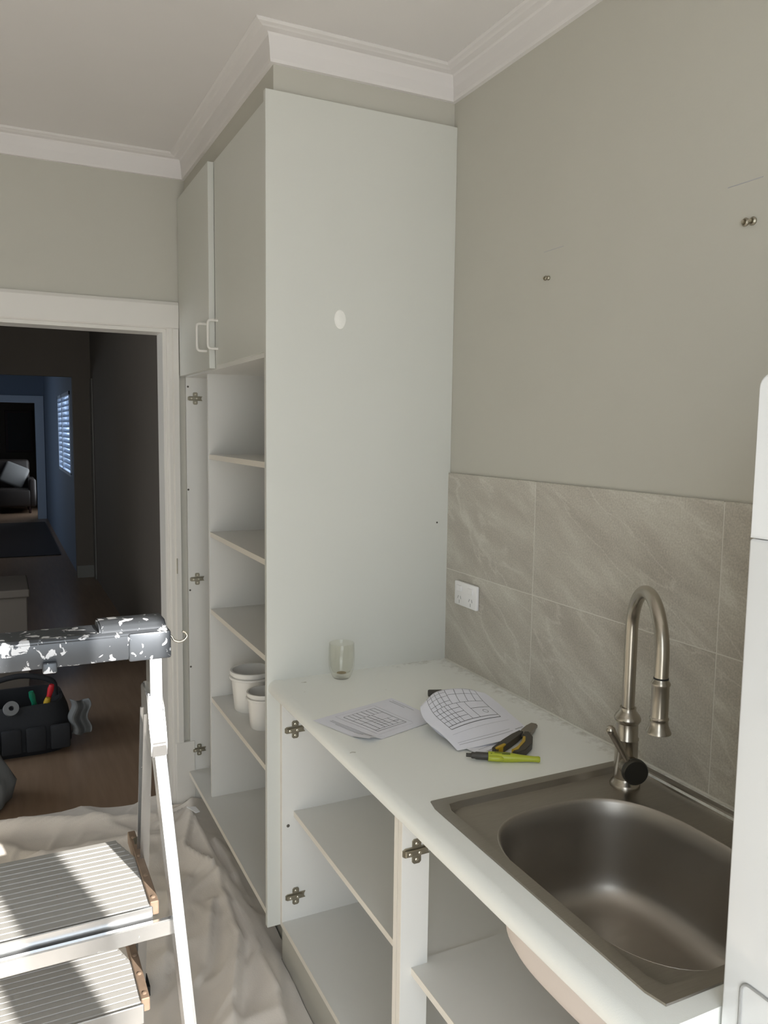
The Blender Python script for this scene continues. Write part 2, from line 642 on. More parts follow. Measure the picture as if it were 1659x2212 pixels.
def offs(i, p):
    def nrm(a, b):
        d = Vector((b[0] - a[0], b[1] - a[1]))
        d.normalize()
        return Vector((-d.y, d.x))
    P = Vector(path[i])
    if i == 0:
        return P + nrm(path[0], path[1]) * p
    if i == len(path) - 1:
        return P + nrm(path[-2], path[-1]) * p
    n1 = nrm(path[i - 1], path[i])
    n2 = nrm(path[i], path[i + 1])
    m = (n1 + n2)
    m = m / (1 + n1.dot(n2))
    return P + m * p


for s in range(len(path) - 1):
    bm = new()
    A = [bm.verts.new((*offs(s, p), z)) for p, z in prof]
    Z = [bm.verts.new((*offs(s + 1, p), z)) for p, z in prof]
    n = len(prof)
    for k in range(n):
        bm.faces.new((A[k], A[(k + 1) % n], Z[(k + 1) % n], Z[k]))
    bm.faces.new(A)
    bm.faces.new(Z[::-1])
    struct(obj('trim_%d' % (s + 1), bm, 'ceil'))

# door frame to the hall
d1 = struct(thing('door_1', 'white painted door frame opening onto the dark hall', 'door frame', (-1.05, YF, 0), kind='structure'))
obj('head_architrave', prism(new(), [(YF, 2.012), (YF - 0.012, 2.012), (YF - 0.016, 2.018), (YF - 0.016, 2.105), (YF - 0.010, 2.118), (YF, 2.118)],
    'x', -1.56, -0.590), 'trim', d1)
obj('side_architrave', prism(new(), [(-0.638, YF), (-0.638, YF - 0.010), (-0.630, YF - 0.014), (-0.618, YF - 0.014), (-0.612, YF - 0.019),
    (-0.592, YF - 0.019), (-0.590, YF)], 'z', 0.0, 2.012), 'trim', d1)
obj('side_architrave', prism(new(), [(-1.46, YF), (-1.46, YF - 0.012), (-1.555, YF - 0.018), (-1.56, YF)], 'z', 0.0, 2.012), 'trim', d1)
bm = new()
box(bm, -0.652, -0.638, YF, YF + 0.12, 0, 2.012)
box(bm, -1.46, -1.445, YF, YF + 0.12, 0, 2.012)
box(bm, -1.445, -0.652, YF, YF + 0.12, 1.998, 2.03)
obj('jamb_lining', bm, 'trim', d1)
sp = obj('strike_plate', B(-0.612, -0.608, YF - 0.022, YF - 0.018, 1.022, 1.086, bev=0.001), 'nickel', d1)
sp['label'] = 'small dark latch plate on the door frame'
obj('plinth_block', B(-0.626, -0.545, YF - 0.022, YF, 0.0, 0.30, bev=0.004), 'trim', d1)

# hall, dim
bm = new()
box(bm, -0.35, -0.25, YF + 0.11, 6.9, 0, ZC)
struct(obj('wall_hall_right', bm, 'hallwall_dim'))
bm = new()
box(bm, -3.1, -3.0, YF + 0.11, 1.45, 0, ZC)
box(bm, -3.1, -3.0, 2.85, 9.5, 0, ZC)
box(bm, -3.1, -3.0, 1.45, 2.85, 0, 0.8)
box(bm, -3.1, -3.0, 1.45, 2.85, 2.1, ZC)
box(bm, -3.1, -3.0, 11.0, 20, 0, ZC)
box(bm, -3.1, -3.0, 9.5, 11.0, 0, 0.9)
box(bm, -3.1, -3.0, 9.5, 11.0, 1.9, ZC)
struct(obj('wall_hall_left', bm, 'hallwall_dim'))
for k_, (ya, yb, za, zb) in enumerate(((1.45, 2.85, 0.8, 2.1), (9.5, 11.0, 0.9, 1.9))):  # out-of-view windows added to brighten the hall and far room
    w3 = struct(thing('window_%d' % (k_ + 3), 'unseen side window added to light the hall rooms', 'window', (-3.05, (ya + yb) / 2, za), kind='structure'))
    bm = new()
    for (a, b, c, d) in ((ya, ya + 0.05, za, zb), (yb - 0.05, yb, za, zb), (ya, yb, za, za + 0.05), (ya, yb, zb - 0.05, zb)):
        box(bm, -3.08, -3.03, a, b, c, d)
    obj('frame', bm, 'halltrim', w3)
bm = new()
box(bm, -0.53, 0.3, 6.9, 7.02, 0, ZC)
box(bm, -3.0, -1.75, 6.9, 7.02, 0, ZC)
box(bm, -1.75, -0.53, 6.9, 7.02, 2.14, ZC)
struct(obj('wall_hall_partition', bm, 'hallwall_dim'))
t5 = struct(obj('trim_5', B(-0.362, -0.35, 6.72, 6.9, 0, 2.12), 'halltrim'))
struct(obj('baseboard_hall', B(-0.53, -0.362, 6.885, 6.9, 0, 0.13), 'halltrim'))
# second hall room, lit by a louvred window
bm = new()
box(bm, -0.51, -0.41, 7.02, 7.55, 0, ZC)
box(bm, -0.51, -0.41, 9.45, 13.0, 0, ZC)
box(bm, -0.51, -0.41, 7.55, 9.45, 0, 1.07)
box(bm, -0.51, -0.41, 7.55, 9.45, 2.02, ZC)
struct(obj('wall_room_right', bm, 'bluecast_wall'))
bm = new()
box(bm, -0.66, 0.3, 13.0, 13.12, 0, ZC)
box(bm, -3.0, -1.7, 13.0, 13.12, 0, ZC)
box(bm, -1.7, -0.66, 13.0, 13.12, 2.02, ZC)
struct(obj('wall_room_end', bm, 'bluecast_wall'))
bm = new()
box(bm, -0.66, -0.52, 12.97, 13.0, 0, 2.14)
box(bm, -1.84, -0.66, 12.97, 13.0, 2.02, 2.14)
struct(obj('trim_6', bm, 'bluecast_trim'))
struct(obj('wall_hall_end', B(-3.0, 0.3, 17.0, 17.1, 0, ZC), 'hallwall_dim'))
bm = new()
box(bm, -0.35, -0.25, 13.12, 13.5, 0, ZC)
box(bm, -0.35, -0.25, 14.6, 17.0, 0, ZC)
box(bm, -0.35, -0.25, 13.5, 14.6, 0, 0.3)
box(bm, -0.35, -0.25, 13.5, 14.6, 2.0, ZC)
struct(obj('wall_end_room_right', bm, 'hallwall_dim'))
w1 = struct(thing('window_1', 'louvred window glowing blue down the hall', 'window', (-0.46, 8.5, 1.07), kind='structure'))
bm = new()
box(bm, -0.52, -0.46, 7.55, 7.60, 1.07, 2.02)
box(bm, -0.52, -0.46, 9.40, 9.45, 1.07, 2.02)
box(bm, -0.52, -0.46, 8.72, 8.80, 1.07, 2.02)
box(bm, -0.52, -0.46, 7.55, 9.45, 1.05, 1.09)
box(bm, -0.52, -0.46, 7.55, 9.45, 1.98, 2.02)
obj('frame', bm, 'bluecast_trim', w1)
sl = None
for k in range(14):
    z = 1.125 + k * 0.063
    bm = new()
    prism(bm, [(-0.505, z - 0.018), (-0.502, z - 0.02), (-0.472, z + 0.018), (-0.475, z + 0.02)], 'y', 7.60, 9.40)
    obj('slat', bm, 'bluecast_trim', w1)
w2 = struct(thing('window_2', 'unseen side window added to light the end room', 'window', (-0.3, 14.05, 0.3), kind='structure'))  # put in out of view to brighten the doorway jamb
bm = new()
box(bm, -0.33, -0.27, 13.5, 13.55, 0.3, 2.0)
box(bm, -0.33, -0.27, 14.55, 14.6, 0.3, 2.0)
obj('frame', bm, 'bluecast_trim', w2)

# ------------------------------------------------------------------ splashback tiles
sb = thing('tile_splashback', 'splashback of large beige stone-look tiles along the right wall', 'splashback', (0.0, -0.75, 0.9))
TT = 1.4916
obj('grout_bed', B(0.0006, WX - 0.0003, -1.485, 0.0, 0.9, TT - 0.001), 'grout', sb)
g = 0.0012
cols = [(0.0, -0.449), (-0.449, -1.049), (-1.049, -1.485)]
for (ya, yb) in cols:
    for (za, zb) in ((1.1916, TT), (0.9, 1.1916)):
        obj('tile', B(0.0, 0.007, yb + g, ya - g, za + g, zb - (0 if zb == TT else g), bev=0.0006, seg=1), 'stone', sb)
# power outlet
po = thing('power_outlet', 'white double power outlet on the tiles near the tall panel', 'outlet', (0, -0.132, 1.09))
PO = 0.0
obj('plate', B(-0.011, 0.0, -0.194, -0.070, 1.0935, 1.167, bev=0.004), 'plastic', po, smooth=True)
for yc in (-0.100, -0.163):
    obj('rocker_switch', B(-0.0145, -0.010, yc - 0.013, yc + 0.013, 1.138, 1.156, bev=0.0015), 'plastic', po)
    bm = new()
    for dy, dz, a in ((-0.0075, 1.119, 0.5), (0.0075, 1.119, -0.5), (0, 1.106, 0)):
        c = Vector((-0.0112, yc + dy, dz))
        d = Vector((0, math.sin(a), math.cos(a)))
        e = Vector((0, d.z, -d.y))
        q = [c + d * 0.005 + e * 0.0011, c + d * 0.005 - e * 0.0011, c - d * 0.005 - e * 0.0011, c - d * 0.005 + e * 0.0011]
        v = [bm.verts.new(p) for p in q] + [bm.verts.new(p + Vector((0.002, 0, 0))) for p in q]
        bm.faces.new(v[:4])
        for k in range(4):
            bm.faces.new((v[k], v[(k + 1) % 4], v[4 + (k + 1) % 4], v[4 + k]))
    obj('socket_slots', bm, 'slot', po)

# screws and plugs left in the wall
for (y, z, s, lab) in ((-1.063, 2.012, 1.35, 'pair of metal wall fixings nearest the freezer, on the bare painted wall'),
                       (-0.459, 2.008, 1.0, 'pair of small metal wall fixings above the outlet side of the tiles')):
    t = thing('wall_fixing', lab, 'wall fixing', (WX, y, z), 'wall fixings left in the painted wall')
    for dy in (0.006 * s, -0.006 * s):
        bm = new()
        lathe(bm, [(0.0055 * s, 0), (0.006 * s, 0.003), (0.004 * s, 0.006), (0.002 * s, 0.0035)], (WX, y + dy, z + dy * 0.1), (-1, 0, 0), 14)
        pl = obj('wall_plug', bm, 'nickel', t, smooth=True)
        obj('screw', lathe(new(), [(0.002 * s, 0), (0.0024 * s, 0.010), (0.0, 0.011)], (WX, y + dy, z + dy * 0.1), (-1, 0, 0), 10), 'screw', pl, smooth=True)
bm = new()
box(bm, WX - 0.0006, WX, -1.087, -1.009, 2.0855, 2.0868)
obj('pencil_mark', bm, 'inkgrey', wall_right)
obj('pencil_mark', B(WX - 0.0006, WX, -0.52, -0.442, 2.0745, 2.0755), 'inkgrey', wall_right)

# ------------------------------------------------------------------ hinge plate


def hinge(parent, c, s=1.0, pos=1, lab=None):
    """cross-shaped mounting plate on a face whose normal is -y; c = centre on face; arm direction along x"""
    x, y, z = c
    k = s
    bm = new()
    cross = [(-0.032, 0.006), (-0.026, 0.0095), (-0.010, 0.0095), (-0.010, 0.022), (-0.006, 0.026), (0.006, 0.026), (0.010, 0.022), (0.010, 0.0095),
             (0.030, 0.0095), (0.026, 0.003), (0.026, -0.003), (0.030, -0.0095), (0.010, -0.0095), (0.010, -0.022), (0.006, -0.026),
             (-0.006, -0.026), (-0.010, -0.022), (-0.010, -0.0095), (-0.026, -0.0095), (-0.032, -0.006)]
    prism(bm, [(x + a * k, z + b * k) for a, b in cross], 'y', y - 0.0035, y)
    box(bm, x - 0.028 * k, x + 0.02 * k, y - 0.010, y - 0.0035, z - 0.0065 * k, z + 0.0065 * k, bev=0.0015, seg=1)
    h = obj('hinge_plate', bm, 'nickel', parent)
    h['label'] = 'dull metal hinge mounting plate'
    for dx, dz, dep in ((0, 0.017, 0.0035), (0, -0.017, 0.0035), (0.004, 0, 0.010), (-0.018, 0, 0.010)):
        obj('screw', lathe(new(), [(0.0038 * k, 0), (0.0038 * k, 0.001), (0.002 * k, 0.0018), (0, 0.0012)], (x + dx * k, y - dep, z + dz * k), (0, -1, 0), 12),
            'screw', h, smooth=True)


def hole(parent, c, r=0.004):
    x, y, z = c
    obj('peg_hole', lathe(new(), [(r, 0), (r, 0.0006)], (x, y, z), (0, -1, 0), 12), 'holed', parent)


# ------------------------------------------------------------------ tall pantry
T = 2.5211
pan = thing('pantry_cabinet', 'tall white pantry cabinet with two upper doors and open doorless shelves', 'cabinet', (-0.29, 0.58, 0))
sp_ = obj('side_panel', B(-0.5866, WX, 0.0, 0.018, 0.15, T, bev=0.0012, seg=1), 'mel', pan)
obj('far_side', B(-0.565, WX, 1.140, 1.156, 0.0, T - 0.002), 'melin', pan)
obj('divider', B(-0.542, 0.0, 0.860, 0.876, 0.17, 1.822), 'melin', pan)
obj('back', B(0.0, WX, 0.018, 1.140, 0.15, T - 0.004), 'melin', pan)
obj('bottom', B(-0.570, 0.0, 0.018, 1.140, 0.152, 0.170), ['melin'], pan)
obj('bottom_edging', B(-0.5712, -0.570, 0.018, 1.140, 0.152, 0.170), 'edge', pan)
obj('cupboard_floor', B(-0.566, 0.0, 0.018, 1.140, 1.822, 1.840), 'melin', pan)
obj('top', B(-0.566, 0.0, 0.018, 1.140, T - 0.020, T - 0.003), 'melin', pan)
obj('kickboard', B(-0.500, -0.484, 0.003, 1.140, 0.0, 0.1495), 'kick', pan)
for z in (1.521, 1.226, 0.927, 0.577):
    s = obj('shelf', B(-0.539, 0.0, 0.018, 0.860, z - 0.018, z), 'melin', pan)
    obj('shelf_edging', B(-0.5402, -0.539, 0.018, 0.860, z - 0.018, z), 'edge', s)


def dhandle(parent, xf, y, z0, z1, proj=0.034):
    pts = [(xf, y, z1), (xf - proj * 0.7, y, z1), (xf - proj * 0.93, y, z1 - 0.004), (xf - proj, y, z1 - 0.013), (xf - proj, y, (z0 + z1) / 2),
           (xf - proj, y, z0 + 0.013), (xf - proj * 0.93, y, z0 + 0.004), (xf - proj * 0.7, y, z0), (xf, y, z0)]
    obj('handle', tube(new(), smoothpath(pts, 5), 0.0045, 10), 'trim', parent, smooth=True)


dn = obj('door', B(-0.570, -0.5535, 0.020, 0.630, 1.836, T - 0.006, bev=0.0012, seg=1), 'mel', pan)
dhandle(dn, -0.570, 0.595, 1.890, 1.985)
df = obj('door', B(-0.589, -0.5675, 0.640, 1.150, 1.826, T - 0.004, bev=0.0012, seg=1), 'mel', pan)
dhandle(df, -0.589, 0.675, 1.888, 1.980)
for z in (1.739, 0.995, 0.258):
    hinge(pan, (-0.528, 1.140, z), 0.95)
for x, z in ((-0.557, 1.786), (-0.560, 1.368), (-0.558, 0.949), (-0.559, 0.623), (-0.559, 0.204)):
    hole(pan, (x, 1.140, z), 0.0042)
# filler patch and a small nick on the side panel
bm = new()
lathe(bm, [(0.027, 0), (0.025, 0.0015), (0.018, 0.0012), (0.012, 0.0028), (0.0, 0.002)], (-0.367, 0, 1.933), (0, -1, 0), 28)
bmesh.ops.scale(bm, vec=(0.66, 1, 1), verts=bm.verts[:], space=Matrix.Translation((0.367, 0, -1.933)))
pp = obj('filler_patch', bm, 'putty', pan, smooth=True)
pp['label'] = 'round patch of white filler'
hole(pan, (-0.037, 0.0, 1.337), 0.003)

# ------------------------------------------------------------------ buckets on the pantry shelf


def bucket(x, y, z, r, h, lab):
    t = thing('plastic_bucket', lab, 'bucket', (x, y, z), 'white buckets on the pantry shelf')
    rb = r * 0.80
    pr = [(rb * 0.96, 0), (rb, 0.003), (r * 0.93, h * 0.80), (r * 0.93, h), (r * 0.89, h), (r * 0.885, h * 0.8), (rb * 0.93, 0.006), (0, 0.006)]
    obj('body', lathe(new(), pr, (x, y, z), seg=40), 'bucket', t, smooth=True)
    bm = new()
    lathe(bm, [(r * 0.93, h * 0.80), (r * 1.02, h * 0.80), (r * 1.04, h * 0.82), (r * 1.02, h * 0.86), (r * 0.95, h * 0.87)], (x, y, z), seg=40, cap0=False, cap1=False)
    lathe(bm, [(r * 0.95, h * 0.90), (r * 1.0, h * 0.905), (r * 1.0, h * 0.98), (r * 0.985, h * 1.0), (r * 0.93, h)], (x, y, z), seg=40, cap0=False, cap1=False)
    obj('rim', bm, 'bucket', t, smooth=True)


bucket(-0.432, 0.680, 0.577, 0.080, 0.150, 'larger white plastic bucket, further back on the pantry shelf')
bucket(-0.444, 0.485, 0.577, 0.062, 0.128, 'smaller white plastic bucket nearest the side panel on the pantry shelf')

# ------------------------------------------------------------------ base cabinets and bench
XC = -0.546
bc = thing('base_cabinet', 'open white base cabinet between the tall panel and the sink cabinet', 'cabinet', (-0.28, -0.38, 0))
obj('side', B(XC, 0.0, -0.016, 0.0, 0.15, 0.862), 'melin', bc)
obj('side_edging', B(XC - 0.0012, XC, -0.016, 0.0, 0.15, 0.862), 'edge', bc)
obj('stile', B(XC, -0.483, -0.757, -0.741, 0.15, 0.862), 'melin', bc)
obj('stile_edging', B(XC - 0.0012, XC, -0.757, -0.741, 0.15, 0.862), 'edge', bc)
obj('bottom', B(XC, 0.0, -0.757, -0.016, 0.15, 0.166), 'melin', bc)
obj('bottom_edging', B(XC - 0.0012, XC, -0.741, -0.016, 0.15, 0.166), 'edge', bc)
obj('back', B(0.0, WX, -0.757, 0.0, 0.0, 0.862), 'melin', bc)
sh = obj('shelf', prism(new(), [(-0.510, -0.016), (0.0, -0.016), (0.0, -0.757), (-0.483, -0.757), (-0.483, -0.741), (-0.510, -0.741)], 'z', 0.488, 0.504), 'melin', bc)
obj('shelf_edging', B(-0.5112, -0.510, -0.741, -0.016, 0.488, 0.504), 'edge', sh)
obj('kickboard', B(-0.541, -0.525, -0.757, 0.0, 0.0, 0.15), 'kick', bc)
hinge(bc, (-0.507, -0.016, 0.752))
hinge(bc, (-0.505, -0.016, 0.240))
hole(bc, (-0.528, -0.016, 0.462), 0.005)

sc_ = thing('sink_cabinet', 'open white base cabinet under the stainless sink', 'cabinet', (-0.28, -1.12, 0))
obj('stile', B(XC, -0.483, -0.775, -0.759, 0.15, 0.862), 'melin', sc_)
obj('stile_edging', B(XC - 0.0012, XC, -0.775, -0.759, 0.15, 0.862), 'edge', sc_)
obj('side', B(XC, 0.0, -1.482, -1.466, 0.15, 0.862), 'melin', sc_)
obj('bottom', B(XC, 0.0, -1.466, -0.759, 0.15, 0.166), 'melin', sc_)
obj('back', B(0.0, WX, -1.482, -0.759, 0.0, 0.862), 'melin', sc_)
sh = obj('shelf', prism(new(), [(-0.520, -0.775), (-0.483, -0.775), (-0.483, -0.759), (0.0, -0.759), (0.0, -1.466), (-0.520, -1.466)], 'z', 0.494, 0.510), 'melin', sc_)
obj('shelf_edging', B(-0.5212, -0.520, -1.466, -0.775, 0.494, 0.510), 'edge', sh)
obj('kickboard', B(-0.541, -0.525, -1.482, -0.759, 0.0, 0.15), 'kick', sc_)
hinge(sc_, (-0.514, -0.775, 0.764))

# bench top with a rolled front edge and the sink cut-out
ZB = 0.9
bm = new()
nose = [(-0.515, ZB)]
for k in range(9):
    a = math.pi / 2 * k / 8
    nose.append((-0.563 - 0.020 * math.sin(a), ZB - 0.020 + 0.020 * math.cos(a)))
for k in range(1, 6):
    a = math.pi / 2 * k / 5
    nose.append((-0.571 - 0.012 * math.cos(a), ZB - 0.026 - 0.012 * math.sin(a)))
nose += [(-0.540, ZB - 0.038), (-0.515, ZB - 0.032)]
prism(bm, nose, 'y', -1.483, 0.0)
box(bm, -0.515, 0.0, -0.862, 0.0, ZB - 0.032, ZB)
box(bm, -0.515, 0.0, -1.483, -1.438, ZB - 0.032, ZB)
box(bm, -0.034, 0.0, -1.438, -0.862, ZB - 0.032, ZB)
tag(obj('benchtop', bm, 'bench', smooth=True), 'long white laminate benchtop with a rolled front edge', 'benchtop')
bm = new()
tube(bm, [(-0.0015, -1.485 + k * 0.03, ZB + 0.001 + 0.001 * noise.noise((k * 0.7, 0, 0))) for k in range(50)], 0.003, 6)
struct(obj('trim_7', bm, 'grout', smooth=True))

# ------------------------------------------------------------------ sink
snk = thing('kitchen_sink', 'stainless steel drop-in sink with one deep rounded bowl', 'sink', (-0.27, -1.15, ZB))
SX0, SX1, SY0, SY1 = -0.529, -0.014, -1.455, -0.844
N = 96


def rrect(x0, x1, y0, y1, r, z):
    cx, cy = (x0 + x1) / 2, (y0 + y1) / 2
    out = []
    hx, hy = (x1 - x0) / 2, (y1 - y0) / 2
    for k in range(N):
        a = 2 * math.pi * (k + 0.5) / N
        dx, dy = math.cos(a), math.sin(a)
        t = min(hx / abs(dx) if abs(dx) > 1e-9 else 9, hy / abs(dy) if abs(dy) > 1e-9 else 9)
        px, py = dx * t, dy * t
        # pull into the rounded corner
        qx, qy = hx - r, hy - r
        if abs(px) > qx and abs(py) > qy:
            vx, vy = abs(px) - qx, abs(py) - qy
            L = math.hypot(vx, vy)
            px = math.copysign(qx + vx / L * r, px)
            py = math.copysign(qy + vy / L * r, py)
        out.append((cx + px, cy + py, z))
    return out


def sell(cx, cy, a, b, n, z, taper=0.0):
    out = []
    for k in range(N):
        t = 2 * math.pi * (k + 0.5) / N
        dx, dy = math.cos(t), math.sin(t)
        r = 1.0 / ((abs(dx) / a) ** n + (abs(dy) / b) ** n) ** (1 / n)
        out.append((cx + dx * r, cy + dy * r, z))
    return out


def loft(bm, loops, close_end=False):
    R = [[bm.verts.new(p) for p in L] for L in loops]
    for a, b in zip(R, R[1:]):
        for k in range(N):
            k2 = (k + 1) % N
            bm.faces.new((a[k], a[k2], b[k2], b[k]))
    if close_end:
        c = Vector((0, 0, 0))
        for v in R[-1]:
            c += v.co
        cv = bm.verts.new(c / N)
        for k in range(N):
            bm.faces.new((R[-1][k], R[-1][(k + 1) % N], cv))
    return bm


BCX, BCY = -0.303, -1.180
deck = [rrect(SX0, SX1, SY0, SY1, 0.010, ZB + 0.0003), rrect(SX0 + 0.001, SX1 - 0.001, SY0 + 0.001, SY1 - 0.001, 0.010, ZB + 0.0028),
        rrect(SX0 + 0.020, SX1 - 0.012, SY0 + 0.020, SY1 - 0.018, 0.022, ZB + 0.0036),
        rrect(SX0 + 0.024, SX1 - 0.016, SY0 + 0.024, SY1 - 0.024, 0.022, ZB + 0.0030),
        rrect(SX0 + 0.0285, SX1 - 0.022, SY0 + 0.030, SY1 - 0.030, 0.024, ZB - 0.0085),
        rrect(SX0 + 0.0315, SX1 - 0.028, SY0 + 0.035, SY1 - 0.037, 0.024, ZB - 0.0108)]
lip = sell(BCX, BCY, 0.1955, 0.250, 3.0, ZB - 0.0112)
lip0 = [(max(SX0 + 0.0330, p[0]), p[1], p[2]) for p in lip]
obj('rim', loft(new(), deck + [lip0]), 'steel', snk, smooth=True)
bl = [lip0]
for (da, dz, n) in ((0.003, -0.0130, 3.0), (0.006, -0.019, 3.0), (0.009, -0.05, 3.0), (0.013, -0.10, 3.0), (0.017, -0.150, 3.0), (0.021, -0.178, 3.0),
                    (0.031, -0.197, 3.0), (0.047, -0.208, 2.9), (0.072, -0.212, 2.8), (0.12, -0.213, 2.6)):
    bl.append(sell(BCX, BCY, 0.1955 - da, 0.250 - da, n, ZB + dz))
bw = obj('bowl', loft(new(), bl, True), 'bowl', snk, smooth=True)
sm = bw.modifiers.new('wall', 'SOLIDIFY')
sm.thickness = 0.0012
sm.offset = 0
bu = []
for L_, k_ in zip(bl[2:], range(99)):
    bu.append([(BCX + (p[0] - BCX) * 1.012 - 0.0, BCY + (p[1] - BCY) * 1.010, p[2] - 0.003) for p in L_])
us = obj('bowl_underside', loft(new(), bu, True), 'coating', snk, smooth=True)
us['label'] = 'pinkish matte coating under the sink bowl'
dr = obj('drain', lathe(new(), [(0.042, 0.0), (0.042, 0.0015), (0.034, 0.0015), (0.030, 0.0006), (0.0, 0.0004)], (-0.30, -1.36, ZB - 0.2125), seg=28), 'steel', snk, smooth=True)

# ------------------------------------------------------------------ tap
TX, TY = -0.103, -0.925
ZT = ZB - 0.0108
tp = thing('kitchen_tap', 'brushed steel gooseneck pull-out tap at the corner of the sink', 'tap', (TX, TY, ZT))
obj('base_flange', lathe(new(), [(0.031, 0), (0.031, 0.004), (0.029, 0.008), (0.0245, 0.013), (0.023, 0.018)], (TX, TY, ZT), seg=36), 'tap', tp, smooth=True)
obj('body', lathe(new(), [(0.023, 0.015), (0.0235, 0.03), (0.0235, 0.098), (0.0245, 0.100), (0.0245, 0.103), (0.0225, 0.106), (0.022, 0.135), (0.0245, 0.137),
    (0.027, 0.142), (0.027, 0.146), (0.024, 0.152), (0.0175, 0.160), (0.0165, 0.164), (0.0165, 0.168)], (TX, TY, ZT), seg=36), 'tap', tp, smooth=True)
th = math.radians(62.5)
hd = Vector((-math.cos(th), -math.sin(th), 0))
REACH = 0.196
Rr = REACH / 2
zs = ZT + 0.166
ztop_c = 1.217
pts = [Vector((TX, TY, zs + k * (ztop_c - zs) / 6)) for k in range(6)]
for k in range(0, 25):
    a = math.pi * k / 24
    pts.append(Vector((TX, TY, ztop_c)) + hd * (Rr - Rr * math.cos(a)) + Vector((0, 0, Rr * 1.02 * math.sin(a))))
ZR = 1.182
for k in range(1, 4):
    q = Vector((TX, TY, 0)) + hd * REACH
    pts.append(Vector((q.x, q.y, ztop_c + (ZR - ztop_c) * k / 3)))
obj('spout', tube(new(), pts, 0.0128, 24), 'tap', tp, smooth=True)
q = Vector((TX, TY, 0)) + hd * REACH
obj('seal_ring', lathe(new(), [(0.0135, 0), (0.0135, 0.003)], (q.x, q.y, ZR - 0.003), seg=28), 'rubber', tp, smooth=True)
obj('spray_head', lathe(new(), [(0.0135, 0), (0.0140, 0.003), (0.0170, 0.007), (0.0172, 0.0095), (0.0155, 0.013), (0.0155, 0.070), (0.0172, 0.072), (0.0172, 0.0745), (0.0160, 0.077),
    (0.0170, 0.085), (0.0205, 0.094), (0.0225, 0.098), (0.0225, 0.100), (0.018, 0.1005)], (q.x, q.y, ZR - 0.003), (0, 0, -1), seg=32), 'tap', tp, smooth=True)
# mixer: barrel to the side, dark disc, lever
md = Vector((-0.36, -0.93, 0)).normalized()
mc = Vector((TX, TY, ZT + 0.050))
obj('mixer_barrel', lathe(new(), [(0.021, 0.005), (0.021, 0.034), (0.0235, 0.037), (0.0235, 0.042)], mc, md, seg=32), 'tap', tp, smooth=True)
obj('mixer_disc', lathe(new(), [(0.0245, 0.042), (0.0265, 0.044), (0.0265, 0.053), (0.024, 0.056), (0.0, 0.057)], mc, md, seg=32), 'tapdark', tp, smooth=True)
l0 = mc + md * 0.046 + Vector((-0.012, 0.006, 0.018))
l1 = l0 + Vector((-0.036, 0.012, 0.066))
lv = obj('lever', tube(new(), [l0 + (l1 - l0) * t for t in (0, 0.12, 0.3, 0.55, 0.8, 0.92, 1.0)], [0.0055, 0.006, 0.0065, 0.0075, 0.0085, 0.009, 0.0088], 16), 'tap', tp, smooth=True)
obj('lever_tip', lathe(new(), [(0.0088, 0), (0.0095, 0.001), (0.0095, 0.005), (0.008, 0.010), (0.005, 0.0125), (0, 0.0135)], l1, (l1 - l0), seg=20), 'tap', lv, smooth=True)

# ------------------------------------------------------------------ freezer
fz = thing('upright_freezer', 'tall glossy white upright freezer at the right beside the sink', 'freezer', (-0.23, -1.79, 0))
FX = -0.463
obj('body', B(FX + 0.05, -0.005, -2.085, -1.490, 0.03, 1.675, bev=0.010), 'freezer', fz, smooth=True)
obj('door', B(FX, FX + 0.046, -2.088, -1.487, 0.06, 1.4982, bev=0.004, seg=3), 'freezer', fz, smooth=True)
rp = [(-1.487, 1.4990)]
for k in range(7):
    a = math.radians(15 * k)
    rp.append((-1.487 - 0.016 + 0.016 * math.cos(a), 1.690 - 0.016 + 0.016 * math.sin(a)))
for k in range(7):
    a = math.radians(90 + 15 * k)
    rp.append((-2.088 + 0.016 + 0.016 * math.cos(a), 1.690 - 0.016 + 0.016 * math.sin(a)))
rp.append((-2.088, 1.4990))
bm = prism(new(), rp, 'x', FX, FX + 0.046)
bmesh.ops.recalc_face_normals(bm, faces=bm.faces[:])
bmesh.ops.bevel(bm, geom=[e for e in bm.edges if abs(e.verts[0].co.x - e.verts[1].co.x) < 1e-6], offset=0.003, segments=2, affect='EDGES')
obj('top_panel', bm, 'freezer', fz, smooth=True)
bm = new()
pts = []
y0, y1, z0, z1, r = -1.515, -1.64, 0.70, 0.958, 0.012
for (cy, cz, a0) in ((y0 - r, z1 - r, 0), (y1 + r, z1 - r, 90), (y1 + r, z0 + r, 180), (y0 - r, z0 + r, 270)):
    for k in range(7):
        a = math.radians(a0 + 15 * k)
        pts.append(Vector((FX - 0.0005, cy + r * math.cos(a), cz + r * math.sin(a))))
pts.append(pts[0])
obj('handle_recess', tube(bm, pts, 0.0022, 8), 'groove', fz, smooth=True)
for (x, y) in ((FX + 0.08, -1.53), (FX + 0.08, -2.04), (-0.05, -1.53), (-0.05, -2.04)):
    obj('foot', lathe(new(), [(0.018, 0), (0.018, 0.03)], (x, y, 0.0), seg=16), 'rubber', fz)

